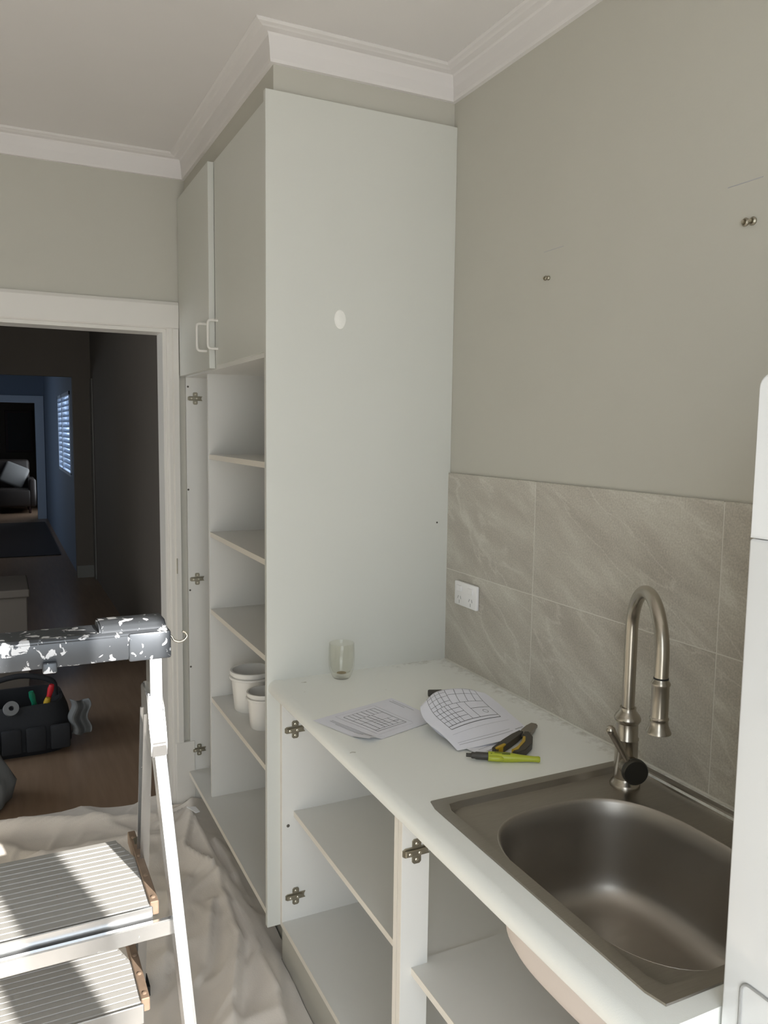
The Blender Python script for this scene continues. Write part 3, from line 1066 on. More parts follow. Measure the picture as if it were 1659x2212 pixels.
# ------------------------------------------------------------------ glass tumbler
gx, gy = -0.377, -0.052
gl = thing('glass_tumbler', 'empty double-walled glass tumbler on the bench by the tall panel', 'glass', (gx, gy, ZB))
pr = [(0.0, 0.0), (0.022, 0.0), (0.026, 0.003), (0.031, 0.014), (0.037, 0.034), (0.0385, 0.060), (0.0375, 0.085), (0.0365, 0.103), (0.0358, 0.1045), (0.0350, 0.103),
      (0.0355, 0.085), (0.0352, 0.060), (0.0330, 0.036), (0.026, 0.020), (0.015, 0.014), (0.0, 0.013)]
obj('body', lathe(new(), pr, (gx, gy, ZB), seg=48, cap0=False, cap1=False), 'glass', gl, smooth=True)
obj('dregs', lathe(new(), [(0.0, 0.0133), (0.012, 0.0142), (0.014, 0.0150), (0.006, 0.0165), (0.0, 0.0165)], (gx, gy, ZB), seg=18, cap0=False, cap1=False), 'dregs', gl, smooth=True)

# ------------------------------------------------------------------ papers


def surf_mesh(S, nu, nv, th=0.00025):
    bm = new()
    g_ = [[bm.verts.new(S(i / nu, j / nv)) for i in range(nu + 1)] for j in range(nv + 1)]
    for j in range(nv):
        for i in range(nu):
            bm.faces.new((g_[j][i], g_[j][i + 1], g_[j + 1][i + 1], g_[j + 1][i]))
    return bm


def ink(S, lines, w=0.004, seg=8, lift=0.0005):
    """flat print: strips laid on the sheet surface, in sheet coordinates (u,v)"""
    bm = new()
    for (u0, v0, u1, v1, ww) in lines:
        d = Vector((u1 - u0, (v1 - v0) * 1.41))
        L = d.length
        d.normalize()
        nx, ny = -d.y * ww, d.x * ww / 1.41
        prev = None
        k_n = max(1, int(L * 24))
        for k in range(k_n + 1):
            t = k / k_n
            u, v = u0 + (u1 - u0) * t, v0 + (v1 - v0) * t
            a = bm.verts.new(S(u + nx, v + ny) + Vector((0, 0, lift)))
            b = bm.verts.new(S(u - nx, v - ny) + Vector((0, 0, lift)))
            if prev:
                bm.faces.new((prev[0], a, b, prev[1]))
            prev = (a, b)
    return bm


def plan_lines(u0, v0, u1, v1, w, kind):
    L = []
    P = lambda a, b: (u0 + (u1 - u0) * a, v0 + (v1 - v0) * b)

    def ln(a, b, c, d, ww=w):
        x, y = P(a, b)
        z, q_ = P(c, d)
        L.append((x, y, z, q_, ww))
    ln(0, 0, 1, 0, w * 1.8); ln(1, 0, 1, 1); ln(1, 1, 0, 1); ln(0, 1, 0, 0)
    ln(0, 0.07, 1, 0.07, w * 1.4)
    if kind == 0:
        for a in (0.14, 0.28, 0.42, 0.57, 0.72, 0.86):
            ln(a, 0.72, a, 1)
        ln(0, 0.72, 1, 0.72); ln(0, 0.48, 0.62, 0.48)
        for a in (0.16, 0.34, 0.48, 0.62):
            ln(a, 0.07, a, 0.72)
        for b in (0.2, 0.3, 0.39):
            ln(0.34, b, 0.62, b)
        ln(0.8, 0.07, 0.8, 0.4); ln(0.62, 0.4, 1, 0.4); ln(0.62, 0.2, 1, 0.2)
    else:
        for a in (0.1, 0.2, 0.3, 0.42, 0.58, 0.74, 0.88):
            ln(a, 0.5, a, 1)
        for b in (0.6, 0.74, 0.87):
            ln(0, b, 0.42, b)
        ln(0, 0.5, 1, 0.5); ln(0.42, 0.76, 1, 0.76)
        for a in (0.08, 0.16, 0.24, 0.32, 0.5, 0.66):
            ln(a, 0.07, a, 0.5)
        for b in (0.18, 0.28, 0.38):
            ln(0, b, 0.5, b)
        ln(0.66, 0.3, 1, 0.3)
    # machine drum
    cx, cy = P(0.86, 0.19)
    for k in range(14):
        a, b = 2 * math.pi * k / 14, 2 * math.pi * (k + 1) / 14
        r_ = 0.028
        L.append((cx + r_ * math.cos(a), cy + r_ * math.sin(a) / 1.41, cx + r_ * math.cos(b), cy + r_ * math.sin(b) / 1.41, w * 0.8))
    return L


A0, A1, A2, A3 = Vector((-0.510, -0.533, 0)), Vector((-0.282, -0.462, 0)), Vector((-0.323, -0.272, 0)), Vector((-0.577, -0.345, 0))


def SA(u, v):
    # u along the long side, v towards the back of the bench
    p = A0.lerp(A1, u).lerp(A3.lerp(A2, u), v)
    c = max(0.0, 1 - (u / 0.16) ** 2 - 0) * max(0.0, 1 - v / 0.30)
    z = ZB + 0.0011 + 0.0009 * math.sin(u * 5) * math.sin(v * 4) ** 2 + 0.012 * c
    if v > 0.75 and u < 0.15:
        z += 0.0
    return Vector((p.x, p.y, z))


pa = thing('paper_sheet', 'flat printed sheet with a floor plan drawing, nearest the glass', 'paper', (A0.x, A0.y, ZB), 'printed plans on the bench')
obj('sheet', surf_mesh(SA, 40, 30), 'paper', pa, smooth=True)
obj('print', ink(SA, plan_lines(0.27, 0.20, 0.66, 0.84, 0.003, 0)), 'ink', pa)
tl = []
for k, (a, b) in enumerate(((0.22, 0.72), (0.10, 0.85), (0.10, 0.85))):
    tl.append((0.09 + 0.022 * k, a, 0.09 + 0.022 * k, b, 0.004))
tl += [(0.22, 0.15, 0.22, 0.92, 0.0018), (0.71, 0.15, 0.71, 0.9, 0.0018), (0.22, 0.92, 0.72, 0.92, 0.0018), (0.22, 0.12, 0.70, 0.12, 0.0018),
       (0.92, 0.60, 0.92, 0.92, 0.004), (0.95, 0.45, 0.95, 0.9, 0.003)]
obj('caption_lines', ink(SA, tl), 'inkgrey', pa)['kind'] = 'stuff'

GR = [[(-0.348, -0.657, 0.9035), (-0.288, -0.663, 0.907), (-0.219, -0.663, 0.911), (-0.143, -0.646, 0.915)],
      [(-0.355, -0.606, 0.920), (-0.280, -0.590, 0.925), (-0.204, -0.572, 0.922), (-0.124, -0.557, 0.914)],
      [(-0.369, -0.542, 0.938), (-0.291, -0.511, 0.948), (-0.215, -0.495, 0.944), (-0.124, -0.482, 0.928)],
      [(-0.352, -0.488, 0.952), (-0.282, -0.445, 0.964), (-0.202, -0.439, 0.960), (-0.139, -0.447, 0.943)],
      [(-0.318, -0.470, 0.938), (-0.262, -0.424, 0.952), (-0.190, -0.420, 0.950), (-0.136, -0.432, 0.937)]]


def cr(a, b, c, d, t):
    return 0.5 * ((2 * b) + (c - a) * t + (2 * a - 5 * b + 4 * c - d) * t * t + (3 * b - a - 3 * c + d) * t ** 3)


def spline(P, t):
    n = len(P) - 1
    x = min(max(t, 0.0), 1.0) * n
    i = min(int(x), n - 1)
    Q = [P[0] * 2 - P[1]] + P + [P[-1] * 2 - P[-2]]
    return cr(Q[i], Q[i + 1], Q[i + 2], Q[i + 3], x - i)


def grid_surface(G):
    G = [[Vector(p) for p in r] for r in G]

    def S(u, v):
        return spline([spline(r, u) for r in G], v)
    return S


SB = grid_surface(GR)
pb = thing('paper_sheet', 'curled-up printed sheet with a gridded elevation drawing, nearest the pliers', 'paper', (-0.25, -0.55, ZB), 'printed plans on the bench')
obj('sheet', surf_mesh(SB, 36, 44), 'paper', pb, smooth=True)
obj('print', ink(SB, plan_lines(0.14, 0.28, 0.84, 0.76, 0.003, 1)[:], 0.004), 'ink', pb)
tl = [(0.08, 0.07, 0.82, 0.07, 0.004), (0.08, 0.10, 0.80, 0.10, 0.003), (0.86, 0.075, 0.97, 0.075, 0.008), (0.1, 0.80, 0.9, 0.80, 0.0015),
      (0.1, 0.22, 0.9, 0.22, 0.0015), (0.3, 0.9, 0.55, 0.9, 0.004)]
obj('caption_lines', ink(SB, tl), 'inkgrey', pb)['kind'] = 'stuff'
G2 = [[(-0.312, -0.688, 0.9012), (-0.262, -0.676, 0.9014), (-0.206, -0.664, 0.903), (-0.140, -0.638, 0.905)]] + \
     [[(x + 0.006, y - 0.004, z - 0.007) for (x, y, z) in r] for r in GR[1:4]]
SC2 = grid_surface(G2)
pc = thing('paper_sheet', 'lower sheet peeking out under the curled plan by the lime marker', 'paper', (-0.25, -0.6, ZB), 'printed plans on the bench')
obj('sheet', surf_mesh(SC2, 24, 30), 'paper', pc, smooth=True)
obj('caption_lines', ink(SC2, [(0.1, 0.05, 0.5, 0.05, 0.003)]), 'inkgrey', pc)

# black marker half hidden under the curled sheet
bm = new()
m0, m1 = Vector((-0.226, -0.300, ZB + 0.0095)), Vector((-0.115, -0.345, ZB + 0.0095))
mk = thing('black_marker', 'black marker poking out from behind the curled plan', 'marker', (m0.x, m0.y, ZB))
dm = (m1 - m0)
obj('barrel', lathe(new(), [(0.0088, 0.036), (0.0088, 0.112), (0.006, 0.118), (0, 0.118)], m0, dm, 20), 'blackp', mk, smooth=True)
obj('cap', lathe(new(), [(0, 0), (0.008, 0.0), (0.0095, 0.003), (0.0095, 0.036), (0.0088, 0.037)], m0, dm, 20), 'blackp', mk, smooth=True)

# ------------------------------------------------------------------ lime marker
p0, p1 = Vector((-0.352, -0.700, ZB + 0.011)), Vector((-0.214, -0.782, ZB + 0.008))
dl = (p1 - p0).normalized()
lm = thing('marking_pencil', 'lime green marking pencil with a black tip in front of the pliers', 'pencil', (p0.x, p0.y, ZB))
obj('barrel', lathe(new(), [(0.0085, 0.048), (0.0108, 0.0485), (0.0108, 0.085), (0.0100, 0.100), (0.0075, 0.122), (0.0062, 0.150), (0.0068, 0.158), (0.0055, 0.161), (0, 0.161)], p0, dl, 24), 'lime', lm, smooth=True)
obj('tip', lathe(new(), [(0, 0), (0.0042, 0.0), (0.0045, 0.010), (0.0052, 0.011), (0.0070, 0.013), (0.0070, 0.019), (0.0082, 0.022), (0.0082, 0.050)], p0, dl, 20), 'blackp', lm, smooth=True)
sd_ = Vector((dl.y, -dl.x, 0))
if sd_.y > 0:
    sd_ = -sd_
cl = p0 + sd_ * 0.010
obj('clip', tube(new(), [cl + dl * t for t in (0.0485, 0.051, 0.070, 0.078, 0.082)], [0.0055, 0.0062, 0.0062, 0.0052, 0.002], 12), 'lime', lm, smooth=True)
bm = new()
for (a, b, s_) in ((0.054, 0.0565, -0.2), (0.061, 0.096, 0.30), (0.062, 0.096, 0.02), (0.078, 0.096, -0.16)):
    r_ = 0.0109
    for side in (0,):
        up = Vector((0, 0, 1))
        nrm_ = (up * math.cos(s_ * 1.6) + sd_ * math.sin(-s_ * 1.6 + 0.35)).normalized()
        tdir = dl.cross(nrm_)
        c0, c1 = p0 + dl * a + nrm_ * (r_ + 0.0001), p0 + dl * b + nrm_ * (r_ + 0.0001)
        w_ = 0.0011
        bm.faces.new([bm.verts.new(v) for v in (c0 + tdir * w_, c1 + tdir * w_, c1 - tdir * w_, c0 - tdir * w_)])
obj('label_print', bm, 'limeink', lm)

# ------------------------------------------------------------------ pliers
pl = thing('pliers', 'dark pliers with black and yellow grips beside the curled plan', 'pliers', (-0.2, -0.67, ZB))
ZP = ZB + 0.010


def flatbar(pts, ws, h, z):
    """flat bar through 2-D points with half widths, height h"""
    bm = new()
    top, bot = [], []
    P = [Vector((p[0], p[1], 0)) for p in pts]
    n = len(P)
    L, Rr_ = [], []
    for i in range(n):
        d = (P[min(i + 1, n - 1)] - P[max(i - 1, 0)]).normalized()
        nn = Vector((-d.y, d.x, 0))
        L.append(P[i] + nn * ws[i])
        Rr_.append(P[i] - nn * ws[i])
    poly = [(p.x, p.y) for p in L + Rr_[::-1]]
    prism(bm, poly, 'z', z - h / 2, z + h / 2)
    bmesh.ops.bevel(bm, geom=bm.edges[:], offset=min(h, min(ws)) * 0.28, segments=2, affect='EDGES')
    return bm


h1 = [(-0.283, -0.708), (-0.262, -0.700), (-0.232, -0.682), (-0.196, -0.662), (-0.166, -0.646)]
h2 = [(-0.252, -0.742), (-0.228, -0.735), (-0.196, -0.712), (-0.170, -0.680), (-0.158, -0.655)]
a1 = obj('grip', flatbar(h1, [0.0075, 0.0095, 0.0095, 0.0085, 0.006], 0.016, ZP), 'grip', pl, smooth=True)
a2 = obj('grip', flatbar(h2, [0.008, 0.0100, 0.0105, 0.010, 0.006], 0.016, ZP), 'grip', pl, smooth=True)
obj('yellow_inlay', flatbar([(-0.2805, -0.711), (-0.266, -0.707), (-0.248, -0.698)], [0.0035, 0.0050, 0.003], 0.0182, ZP), 'yellow', a1, smooth=True)
obj('yellow_inlay', flatbar([(-0.2535, -0.735), (-0.240, -0.7325), (-0.225, -0.722), (-0.200, -0.703), (-0.182, -0.680)], [0.003, 0.004, 0.0022, 0.0036, 0.003], 0.0182, ZP), 'yellow', a2, smooth=True)
obj('jaws', flatbar([(-0.172, -0.660), (-0.150, -0.645), (-0.125, -0.627), (-0.104, -0.613)], [0.011, 0.013, 0.011, 0.009], 0.011, ZP), 'toolsteel', pl, smooth=True)

# ------------------------------------------------------------------ step ladder
ld = thing('step_ladder', 'paint-splattered aluminium platform step ladder in the sunlight', 'ladder', (-1.2, -0.2, 0.0))
LXC = -1.19


def mx(x):
    return 2 * LXC - x


# near legs
foot_p, top_p = Vector((-0.888, -0.441, 0.02)), Vector((-0.939, -0.244, 0.90))
for s in (0, 1):
    f = lambda v: Vector((mx(v.x), v.y, v.z)) if s else v
    bm = new()
    bar(bm, f(foot_p), f(top_p), 0.026, 0.05)
    d = (top_p - foot_p)
    leg = obj('near_leg', bm, 'alu', ld)
    bm = new()
    for dx in (-0.011, 0.0, 0.011):
        o_ = Vector((dx, -0.0265, -0.006))
        bar(bm, f(foot_p + o_), f(top_p + o_), 0.003, 0.004)
    obj('rail_ridges', bm, 'alu', leg)
    obj('rubber_foot', bar(new(), f(foot_p - d.normalized() * 0.012), f(foot_p + d.normalized() * 0.03), 0.036, 0.06), 'rubber', leg)
# far legs
ff, ft = Vector((-0.938, 0.06, 0.02)), Vector((-0.943, -0.185, 0.93))
for s in (0, 1):
    f = lambda v: Vector((mx(v.x), v.y, v.z)) if s else v
    bm = new()
    bar(bm, f(ff), f(ft), 0.004, 0.052)
    for oy in (-0.026, 0.026):
        bar(bm, f(ff + Vector((-0.008, oy, 0))), f(ft + Vector((-0.008, oy, 0))), 0.022, 0.004)
    leg = obj('far_leg', bm, 'alu', ld)
    obj('rubber_foot', bar(new(), f(ff - Vector((0, 0, 0.012))), f(ff + Vector((0, 0, 0.03))), 0.034, 0.06), 'rubber', leg)
# cast brackets joining the legs, and the uprights under the cap
for s in (0, 1):
    f = lambda x: mx(x) if s else x
    a, b = sorted((f(-0.958), f(-0.920)))
    bm = new()
    prism(bm, [(-0.285, 0.845), (-0.245, 0.852), (-0.150, 0.900), (-0.145, 0.985), (-0.170, 1.000), (-0.235, 0.985), (-0.250, 0.955), (-0.262, 0.920), (-0.290, 0.880)],
          'x', a, b)
    bmesh.ops.bevel(bm, geom=bm.edges[:], offset=0.004, segments=2, affect='EDGES')
    obj('bracket', bm, 'alu', ld, smooth=True)
    bm = new()
    xa = f(-0.936)
    bar(bm, (xa, -0.212, 0.96), (xa, -0.212, 1.085), 0.028, 0.055)
    for dx in (-0.009, 0.009):
        bar(bm, (xa + dx, -0.241, 0.965), (xa + dx, -0.241, 1.085), 0.005, 0.004)
    obj('upright', bm, 'alu', ld)


def tread(name, z, yn, yf, xr, n_ribs, flx):
    """ribbed tread: plate with chamfered rear corners, raised ribs, downturned near fascia"""
    xl = mx(xr)
    c = 0.035
    bm = new()
    prism(bm, [(xl, yn), (xr, yn), (xr, yf - 0.11), (xr - c, yf), (xl + c, yf), (xl, yf - 0.11)], 'z', z - 0.014, z - 0.004)
    t = obj(name, bm, 'tread', ld)
    pitch_ = (yf - yn - 0.012) / n_ribs
    for k in range(n_ribs):
        y = yn + 0.010 + pitch_ * k
        cut = max(0.0, (y + 0.01 - (yf - 0.11)) / 0.11) * c
        bm = new()
        wv = pitch_ * 0.90
        prism(bm, [(y, z - 0.005), (y + 0.0012, z - 0.0018), (y + wv - 0.0012, z - 0.0018), (y + wv, z - 0.005)], 'x', xl + cut + 0.003, xr - cut - 0.003)
        obj('rib', bm, 'tread', t)
    bm = new()
    box(bm, xl - 0.006, xr + 0.004, yn - 0.006, yn + 0.002, z - 0.048, z + 0.001, bev=0.002, seg=1)
    fa = obj('fascia', bm, 'alu', t)
    for s in (0, 1):
        g_ = lambda x: mx(x) if s else x
        a, b = sorted((g_(xr), g_(xr + flx)))
        bm = new()
        box(bm, a, b, yn + 0.01, yf + 0.02, z - 0.03, z + 0.004, bev=0.002, seg=1)
        fl = obj('end_flange', bm, 'rust', t)
        xm = (a + b) / 2
        for k in range(4):
            y = yn + 0.03 + (yf - yn - 0.05) * k / 3
            rv = lathe(new(), [(0.006, 0), (0.0055, 0.002), (0.003, 0.0035), (0, 0.004)], (xm, y, z + 0.004), seg=12)
            bmesh.ops.translate(rv, verts=rv.verts[:], vec=-WLOC[ld.name])
            # rivets are drawn into the flange mesh
            me = bpy.data.meshes.new('rivet_tmp')
            rv.to_mesh(me)
            rv.free()
            b2 = new()
            b2.from_mesh(fl.data)
            b2.from_mesh(me)
            b2.to_mesh(fl.data)
            b2.free()
            bpy.data.meshes.remove(me)
    return t


tread('platform', 0.500, -0.316, 0.040, -0.970, 15, 0.020)
tread('step', 0.250, -0.300, -0.020, -0.992, 12, 0.020)
bm = new()
box(bm, mx(-0.906), -0.906, -0.345, -0.329, 0.434, 0.474, bev=0.003, seg=1)
obj('brace', bm, 'alu', ld)
bm = new()
for s in (0, 1):
    f = lambda x: mx(x) if s else x
    a, b = sorted((f(-0.962), f(-0.930)))
    box(bm, a, b, -0.02, 0.02, 0.485, 0.505)
obj('cross_tie', bm, 'nickel', ld)
# splattered cap
xr, xl = -0.907, mx(-0.907)
bm = new()
prism(bm, [(-0.252, 1.080), (-0.257, 1.086), (-0.257, 1.140), (-0.250, 1.147), (-0.150, 1.147), (-0.143, 1.140), (-0.143, 1.086), (-0.150, 1.080)], 'x', xl, xr)
bmesh.ops.bevel(bm, geom=bm.edges[:], offset=0.003, segments=2, affect='EDGES')
cp = obj('cap', bm, 'aluold', ld, smooth=True)
for s in (0, 1):
    f = lambda x: mx(x) if s else x
    a, b = sorted((f(-1.062), f(-0.911)))
    bm = new()
    prism(bm, [(-0.248, 1.140), (-0.240, 1.157), (-0.222, 1.166), (-0.165, 1.166), (-0.150, 1.158), (-0.146, 1.140)], 'x', a, b)
    bmesh.ops.bevel(bm, geom=bm.edges[:], offset=0.004, segments=2, affect='EDGES')
    obj('cap_block', bm, 'aluold', cp, smooth=True)
    a, b = sorted((f(-1.00), f(-0.903)))
    obj('end_sleeve', B(a, b, -0.2605, -0.139, 1.076, 1.143, bev=0.005), 'aluold', cp, smooth=True)
obj('cap_latch', B(-1.185, -1.155, -0.268, -0.256, 1.072, 1.096, bev=0.004), 'aluold', cp, smooth=True)

# wire hook hanging off the cap
hk = smoothpath([(-0.912, -0.200, 1.118), (-0.902, -0.202, 1.118), (-0.892, -0.205, 1.114), (-0.886, -0.206, 1.104), (-0.874, -0.207, 1.099), (-0.862, -0.207, 1.102),
                 (-0.855, -0.207, 1.112), (-0.859, -0.207, 1.121), (-0.866, -0.207, 1.124)], 6)
tag(obj('wire_hook', tube(new(), hk, 0.003, 10), 'wire', smooth=True, origin=(-0.905, -0.2, 1.118)), 'small bent wire hook on the end of the ladder cap', 'hook')

# ------------------------------------------------------------------ drop sheet
folds = [  # polyline, height, steep-side width, soft-side width
    ([(-0.59, 0.95), (-0.589, 0.589), (-0.568, 0.22), (-0.565, 0.03), (-0.62, -0.223), (-0.66, -0.6)], 0.050, 0.018, 0.075),
    ([(-0.60, 0.60), (-0.640, 0.102), (-0.736, -0.173), (-0.80, -0.6)], 0.048, 0.020, 0.07),
    ([(-0.53, 1.16), (-0.575, 1.035), (-0.669, 0.766), (-0.61, 0.56)], 0.055, 0.016, 0.05),
    ([(-0.56, 1.12), (-0.60, 1.06), (-0.70, 1.00)], 0.04, 0.012, 0.03),
    ([(-0.72, 1.08), (-1.0, 1.12), (-1.30, 1.20)], 0.030, 0.020, 0.06),
    ([(-0.75, 0.9), (-0.9, 0.95), (-1.2, 0.92)], 0.022, 0.02, 0.06),
    ([(-0.66, 0.35), (-0.75, 0.06), (-0.804, 0.0), (-0.87, -0.25)], 0.030, 0.018, 0.06),
    ([(-0.70, 0.55), (-0.80, 0.40), (-0.85, 0.15)], 0.022, 0.03, 0.09),
    ([(-0.55, 0.75), (-0.545, 0.45), (-0.55, 0.30)], 0.022, 0.02, 0.03),
]


def fold_h(x, y):
    h = 0.0
    for P, hh, w1_, w2_ in folds:
        best = None
        for (a, b) in zip(P, P[1:]):
            vx, vy = b[0] - a[0], b[1] - a[1]
            L2 = vx * vx + vy * vy
            t = ((x - a[0]) * vx + (y - a[1]) * vy) / L2
            tc_ = min(1, max(0, t))
            dx, dy = x - a[0] - vx * tc_, y - a[1] - vy * tc_
            d_ = math.hypot(dx, dy)
            if best is None or d_ < best[0]:
                sgn = vx * dy - vy * dx
                over = abs(t - tc_) * math.sqrt(L2)
                best = (d_, sgn, over)
        d_, sgn, over = best
        w = w1_ if sgn > 0 else w2_
        h = max(h, hh * 1.6 * math.exp(-(d_ / w) ** 1.05) * (0.75 + 0.5 * noise.noise((x * 3, y * 3, hh * 50)))) if d_ < 0.4 else h
    return h


bm = new()
nx_, ny_ = 130, 250
X0, X1, Y0, Y1 = -1.75, -0.5425, -1.15, 1.25
vg = []
for j in range(ny_ + 1):
    row = []
    for i in range(nx_ + 1):
        y = Y0 + (Y1 - Y0) * j / ny_
        ex = min(1.0, max(0.0, (y - 0.004) / 0.03))
        x = X0 + (X1 + 0.037 * ex - X0) * i / nx_
        yy = y
        if j > ny_ - 25:   # ragged far edge
            yy += (0.05 * noise.noise((x * 3.0, 2.2, 0)) + 0.02) * (j - ny_ + 25) / 25
        if x > -0.655:
            yy = min(yy, 1.128 + 0.0001 * (j - ny_))
        elif x < -1.44:
            yy = min(yy, 1.135 + 0.0001 * (j - ny_))
        z = 0.006 + fold_h(x, y) + 0.010 * (0.5 + 0.5 * noise.noise((x * 5, y * 4, 1.3))) + 0.006 * (0.5 + 0.5 * noise.noise((x * 14, y * 9, 4.3))) \
            + 0.014 * max(0.0, 1 - 5 * abs(noise.noise((x * 4 + y * 2.5, y * 2.2 - x, 8.3)))) + 0.007 * max(0.0, 1 - 4 * abs(noise.noise((x * 8 - y * 3, y * 5, 2.1))))
        if x > -0.60:
            z = min(z, 0.07 - (x + 0.60) * 0.35)
        if x > -0.60 and y > 1.1:
            z = max(z, 0.004)
        row.append(bm.verts.new((x, yy, z)))
    vg.append(row)
for j in range(ny_):
    for i in range(nx_):
        bm.faces.new((vg[j][i], vg[j][i + 1], vg[j + 1][i + 1], vg[j + 1][i]))
ds = obj('drop_sheet', bm, 'canvas', smooth=False, origin=(-1.1, 0.0, 0.0))
for p in ds.data.polygons:
    p.use_smooth = True
tag(ds, 'crumpled beige canvas drop sheet covering the floor beside the cabinets', 'drop sheet')
# plaster crumbs on the sheet
tag(obj('plastic_scrap', prism(new(), [(-0.610, 1.015), (-0.577, 1.00), (-0.570, 0.955), (-0.587, 0.95)], 'z', 0.072, 0.076), 'plastic', origin=(-0.57, 0.98, 0.06)),
    'small white plastic scrap lying on the drop sheet by the pantry', 'scrap')

# ------------------------------------------------------------------ things in the hall
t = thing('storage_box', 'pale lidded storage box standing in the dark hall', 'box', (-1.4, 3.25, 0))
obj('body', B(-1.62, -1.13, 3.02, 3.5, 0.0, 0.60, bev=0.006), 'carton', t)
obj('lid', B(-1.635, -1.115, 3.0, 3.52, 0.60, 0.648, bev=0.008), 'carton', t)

t = thing('tool_bag', 'open black canvas tool bag on the hall floor', 'tool bag', (-1.15, 2.25, 0))
bm = new()


def rr(x0, x1, y0, y1, z, n=40, e=4.0):
    cx, cy, a, b = (x0 + x1) / 2, (y0 + y1) / 2, (x1 - x0) / 2, (y1 - y0) / 2
    out = []
    for k in range(n):
        th_ = 2 * math.pi * k / n
        dx, dy = math.cos(th_), math.sin(th_)
        r_ = 1 / ((abs(dx) / a) ** e + (abs(dy) / b) ** e) ** (1 / e)
        out.append(Vector((cx + dx * r_, cy + dy * r_, z)))
    return out


def loftn(bm, loops, cap0=True, cap1=False):
    R = [[bm.verts.new(p) for p in L] for L in loops]
    n = len(R[0])
    for a, b in zip(R, R[1:]):
        for k in range(n):
            bm.faces.new((a[k], a[(k + 1) % n], b[(k + 1) % n], b[k]))
    if cap0:
        bm.faces.new(R[0][::-1])
    if cap1:
        bm.faces.new(R[-1])
    return bm


LP = [rr(-1.42, -0.98, 2.02, 2.42, 0.0), rr(-1.45, -0.96, 2.0, 2.44, 0.03), rr(-1.44, -0.97, 2.02, 2.42, 0.16), rr(-1.41, -1.0, 2.05, 2.39, 0.24),
      rr(-1.395, -1.015, 2.065, 2.375, 0.24), rr(-1.41, -1.0, 2.06, 2.38, 0.10)]
loftn(bm, LP, True, True)
obj('body', bm, 'blackbag', t, smooth=True)
for k in range(4):
    x = -1.40 + k * 0.11
    obj('pocket', B(x, x + 0.09, 1.975, 2.01, 0.03, 0.15, bev=0.01), 'blackbag', t, smooth=True)
obj('carry_handle', tube(new(), smoothpath([(-1.38, 2.22, 0.23), (-1.36, 2.22, 0.31), (-1.2, 2.22, 0.35), (-1.05, 2.22, 0.31), (-1.03, 2.22, 0.23)], 6), 0.014, 10), 'blackbag', t, smooth=True)


def driver(x, y, z, lean, colr, lab):
    d_ = Vector(lean).normalized()
    o = thing('screwdriver', lab, 'screwdriver', (x, y, z), 'screwdrivers standing in the tool bag')
    obj('shaft', lathe(new(), [(0.004, -0.10), (0.004, 0.02)], (x, y, z), d_, 10), 'toolsteel', o, smooth=True)
    obj('handle', lathe(new(), [(0.008, 0.0), (0.014, 0.012), (0.012, 0.04), (0.016, 0.075), (0.012, 0.098), (0, 0.10)], (x, y, z), d_, 14), colr, o, smooth=True)


driver(-1.075, 2.12, 0.225, (0.25, -0.1, 1), 'red', 'red-handled screwdriver standing in the tool bag')
driver(-1.13, 2.12, 0.20, (-0.2, -0.1, 1), 'green', 'green-handled screwdriver standing in the tool bag')
driver(-1.10, 2.09, 0.17, (0.3, -0.1, 1), 'yellow', 'yellow-handled screwdriver standing in the tool bag')
tape = lathe(new(), [(0.012, 0), (0.035, 0.0), (0.035, 0.03), (0.012, 0.03), (0.012, 0.0)], (-1.245, 2.06, 0.235), (0.1, -0.6, 0.3), 24, False, False)
tag(obj('tape_roll', tape, 'palecushion', smooth=True, origin=(-1.245, 2.06, 0.235)), 'pale roll of tape lying on the tool bag', 'tape')

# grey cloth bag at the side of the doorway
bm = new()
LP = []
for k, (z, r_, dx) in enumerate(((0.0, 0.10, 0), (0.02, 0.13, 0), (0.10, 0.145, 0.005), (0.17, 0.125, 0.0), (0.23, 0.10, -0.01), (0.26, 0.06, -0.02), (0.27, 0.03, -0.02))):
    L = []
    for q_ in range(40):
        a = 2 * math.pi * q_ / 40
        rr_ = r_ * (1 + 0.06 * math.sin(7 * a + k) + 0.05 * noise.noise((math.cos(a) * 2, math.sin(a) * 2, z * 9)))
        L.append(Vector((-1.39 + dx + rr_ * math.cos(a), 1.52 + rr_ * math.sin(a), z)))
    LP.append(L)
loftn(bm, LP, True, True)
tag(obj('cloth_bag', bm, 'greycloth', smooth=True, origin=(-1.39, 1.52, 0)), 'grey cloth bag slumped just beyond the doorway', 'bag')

# pale rag hanging from the tool bag
bm = surf_mesh(lambda u, v: Vector((-0.975 + 0.09 * u + 0.01 * math.sin(v * 9), 2.03 - 0.03 * math.sin(u * 7) - 0.02 * v, 0.25 - 0.17 * v + 0.012 * math.sin(u * 6 + 1))), 16, 16)
rg = obj('work_rag', bm, 'greycloth', smooth=True, origin=(-0.95, 2.03, 0.1))
md_ = rg.modifiers.new('thick', 'SOLIDIFY')
md_.thickness = 0.003
tag(rg, 'grey rag hanging off the tool bag', 'rag')

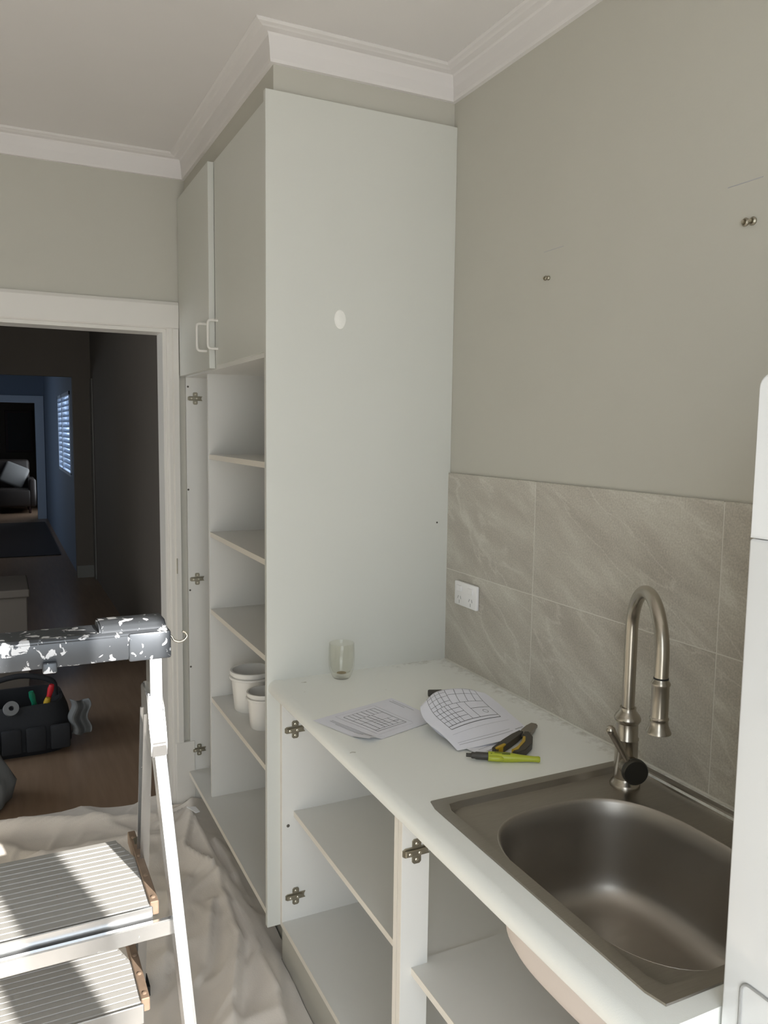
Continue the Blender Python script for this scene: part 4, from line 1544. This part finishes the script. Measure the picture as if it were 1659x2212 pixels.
# dark furniture further down the hall
t = thing('hall_cabinet', 'tall dark wooden cabinet beside the hall doorway', 'cabinet', (-1.55, 6.4, 0))
obj('body', B(-1.85, -1.30, 6.2, 6.7, 0.08, 1.72, bev=0.008), 'darkred', t)
obj('door', B(-1.83, -1.32, 6.18, 6.2, 0.12, 1.68, bev=0.004), 'darkred', t)
for (x, y) in ((-1.82, 6.23), (-1.33, 6.23), (-1.82, 6.67), (-1.33, 6.67)):
    obj('leg', B(x - 0.025, x + 0.025, y - 0.025, y + 0.025, 0, 0.08), 'darkred', t)
rug = B(-1.5, -0.58, 8.6, 12.4, 0.0, 0.012, bev=0.004, seg=1)
tag(obj('hall_rug', rug, 'dark', origin=(-1.04, 10.5, 0)), 'dark rug on the floor of the blue-lit room beyond the hall', 'rug')
t = thing('armchair', 'dark armchair with a pale cushion in the end room', 'armchair', (-1.05, 14.4, 0))
obj('seat', B(-1.45, -0.72, 14.0, 14.8, 0.12, 0.45, bev=0.05, seg=3), 'dark', t, smooth=True)
obj('backrest', B(-1.45, -0.72, 14.65, 14.9, 0.40, 0.98, bev=0.06, seg=3), 'dark', t, smooth=True)
for x in (-1.52, -0.76):
    obj('armrest', B(x, x + 0.12, 14.0, 14.85, 0.12, 0.64, bev=0.04, seg=3), 'dark', t, smooth=True)
for (x, y) in ((-1.42, 14.06), (-0.75, 14.06), (-1.42, 14.76), (-0.75, 14.76)):
    obj('leg', lathe(new(), [(0.02, 0), (0.028, 0.13)], (x, y, 0), seg=12), 'darkred', t)
bm = B(-1.30, -0.86, 14.5, 14.62, 0.50, 0.92, bev=0.05, seg=3)
bmesh.ops.rotate(bm, cent=(-1.08, 14.56, 0.5), matrix=Matrix.Rotation(math.radians(-12), 3, 'X') @ Matrix.Rotation(math.radians(24), 3, 'Y'), verts=bm.verts[:])
tag(obj('cushion', bm, 'palecushion', smooth=True, origin=(-1.08, 14.56, 0.5)), 'pale cushion leaning on the dark armchair', 'cushion')
t = thing('wall_picture', 'dark framed picture on the end room wall', 'picture', (-0.85, 16.99, 1.2))
obj('frame', B(-1.10, -0.55, 16.96, 17.0, 1.05, 1.95, bev=0.006), 'darkred', t)
obj('canvas', B(-1.05, -0.60, 16.955, 16.962, 1.10, 1.90), 'dark', t)
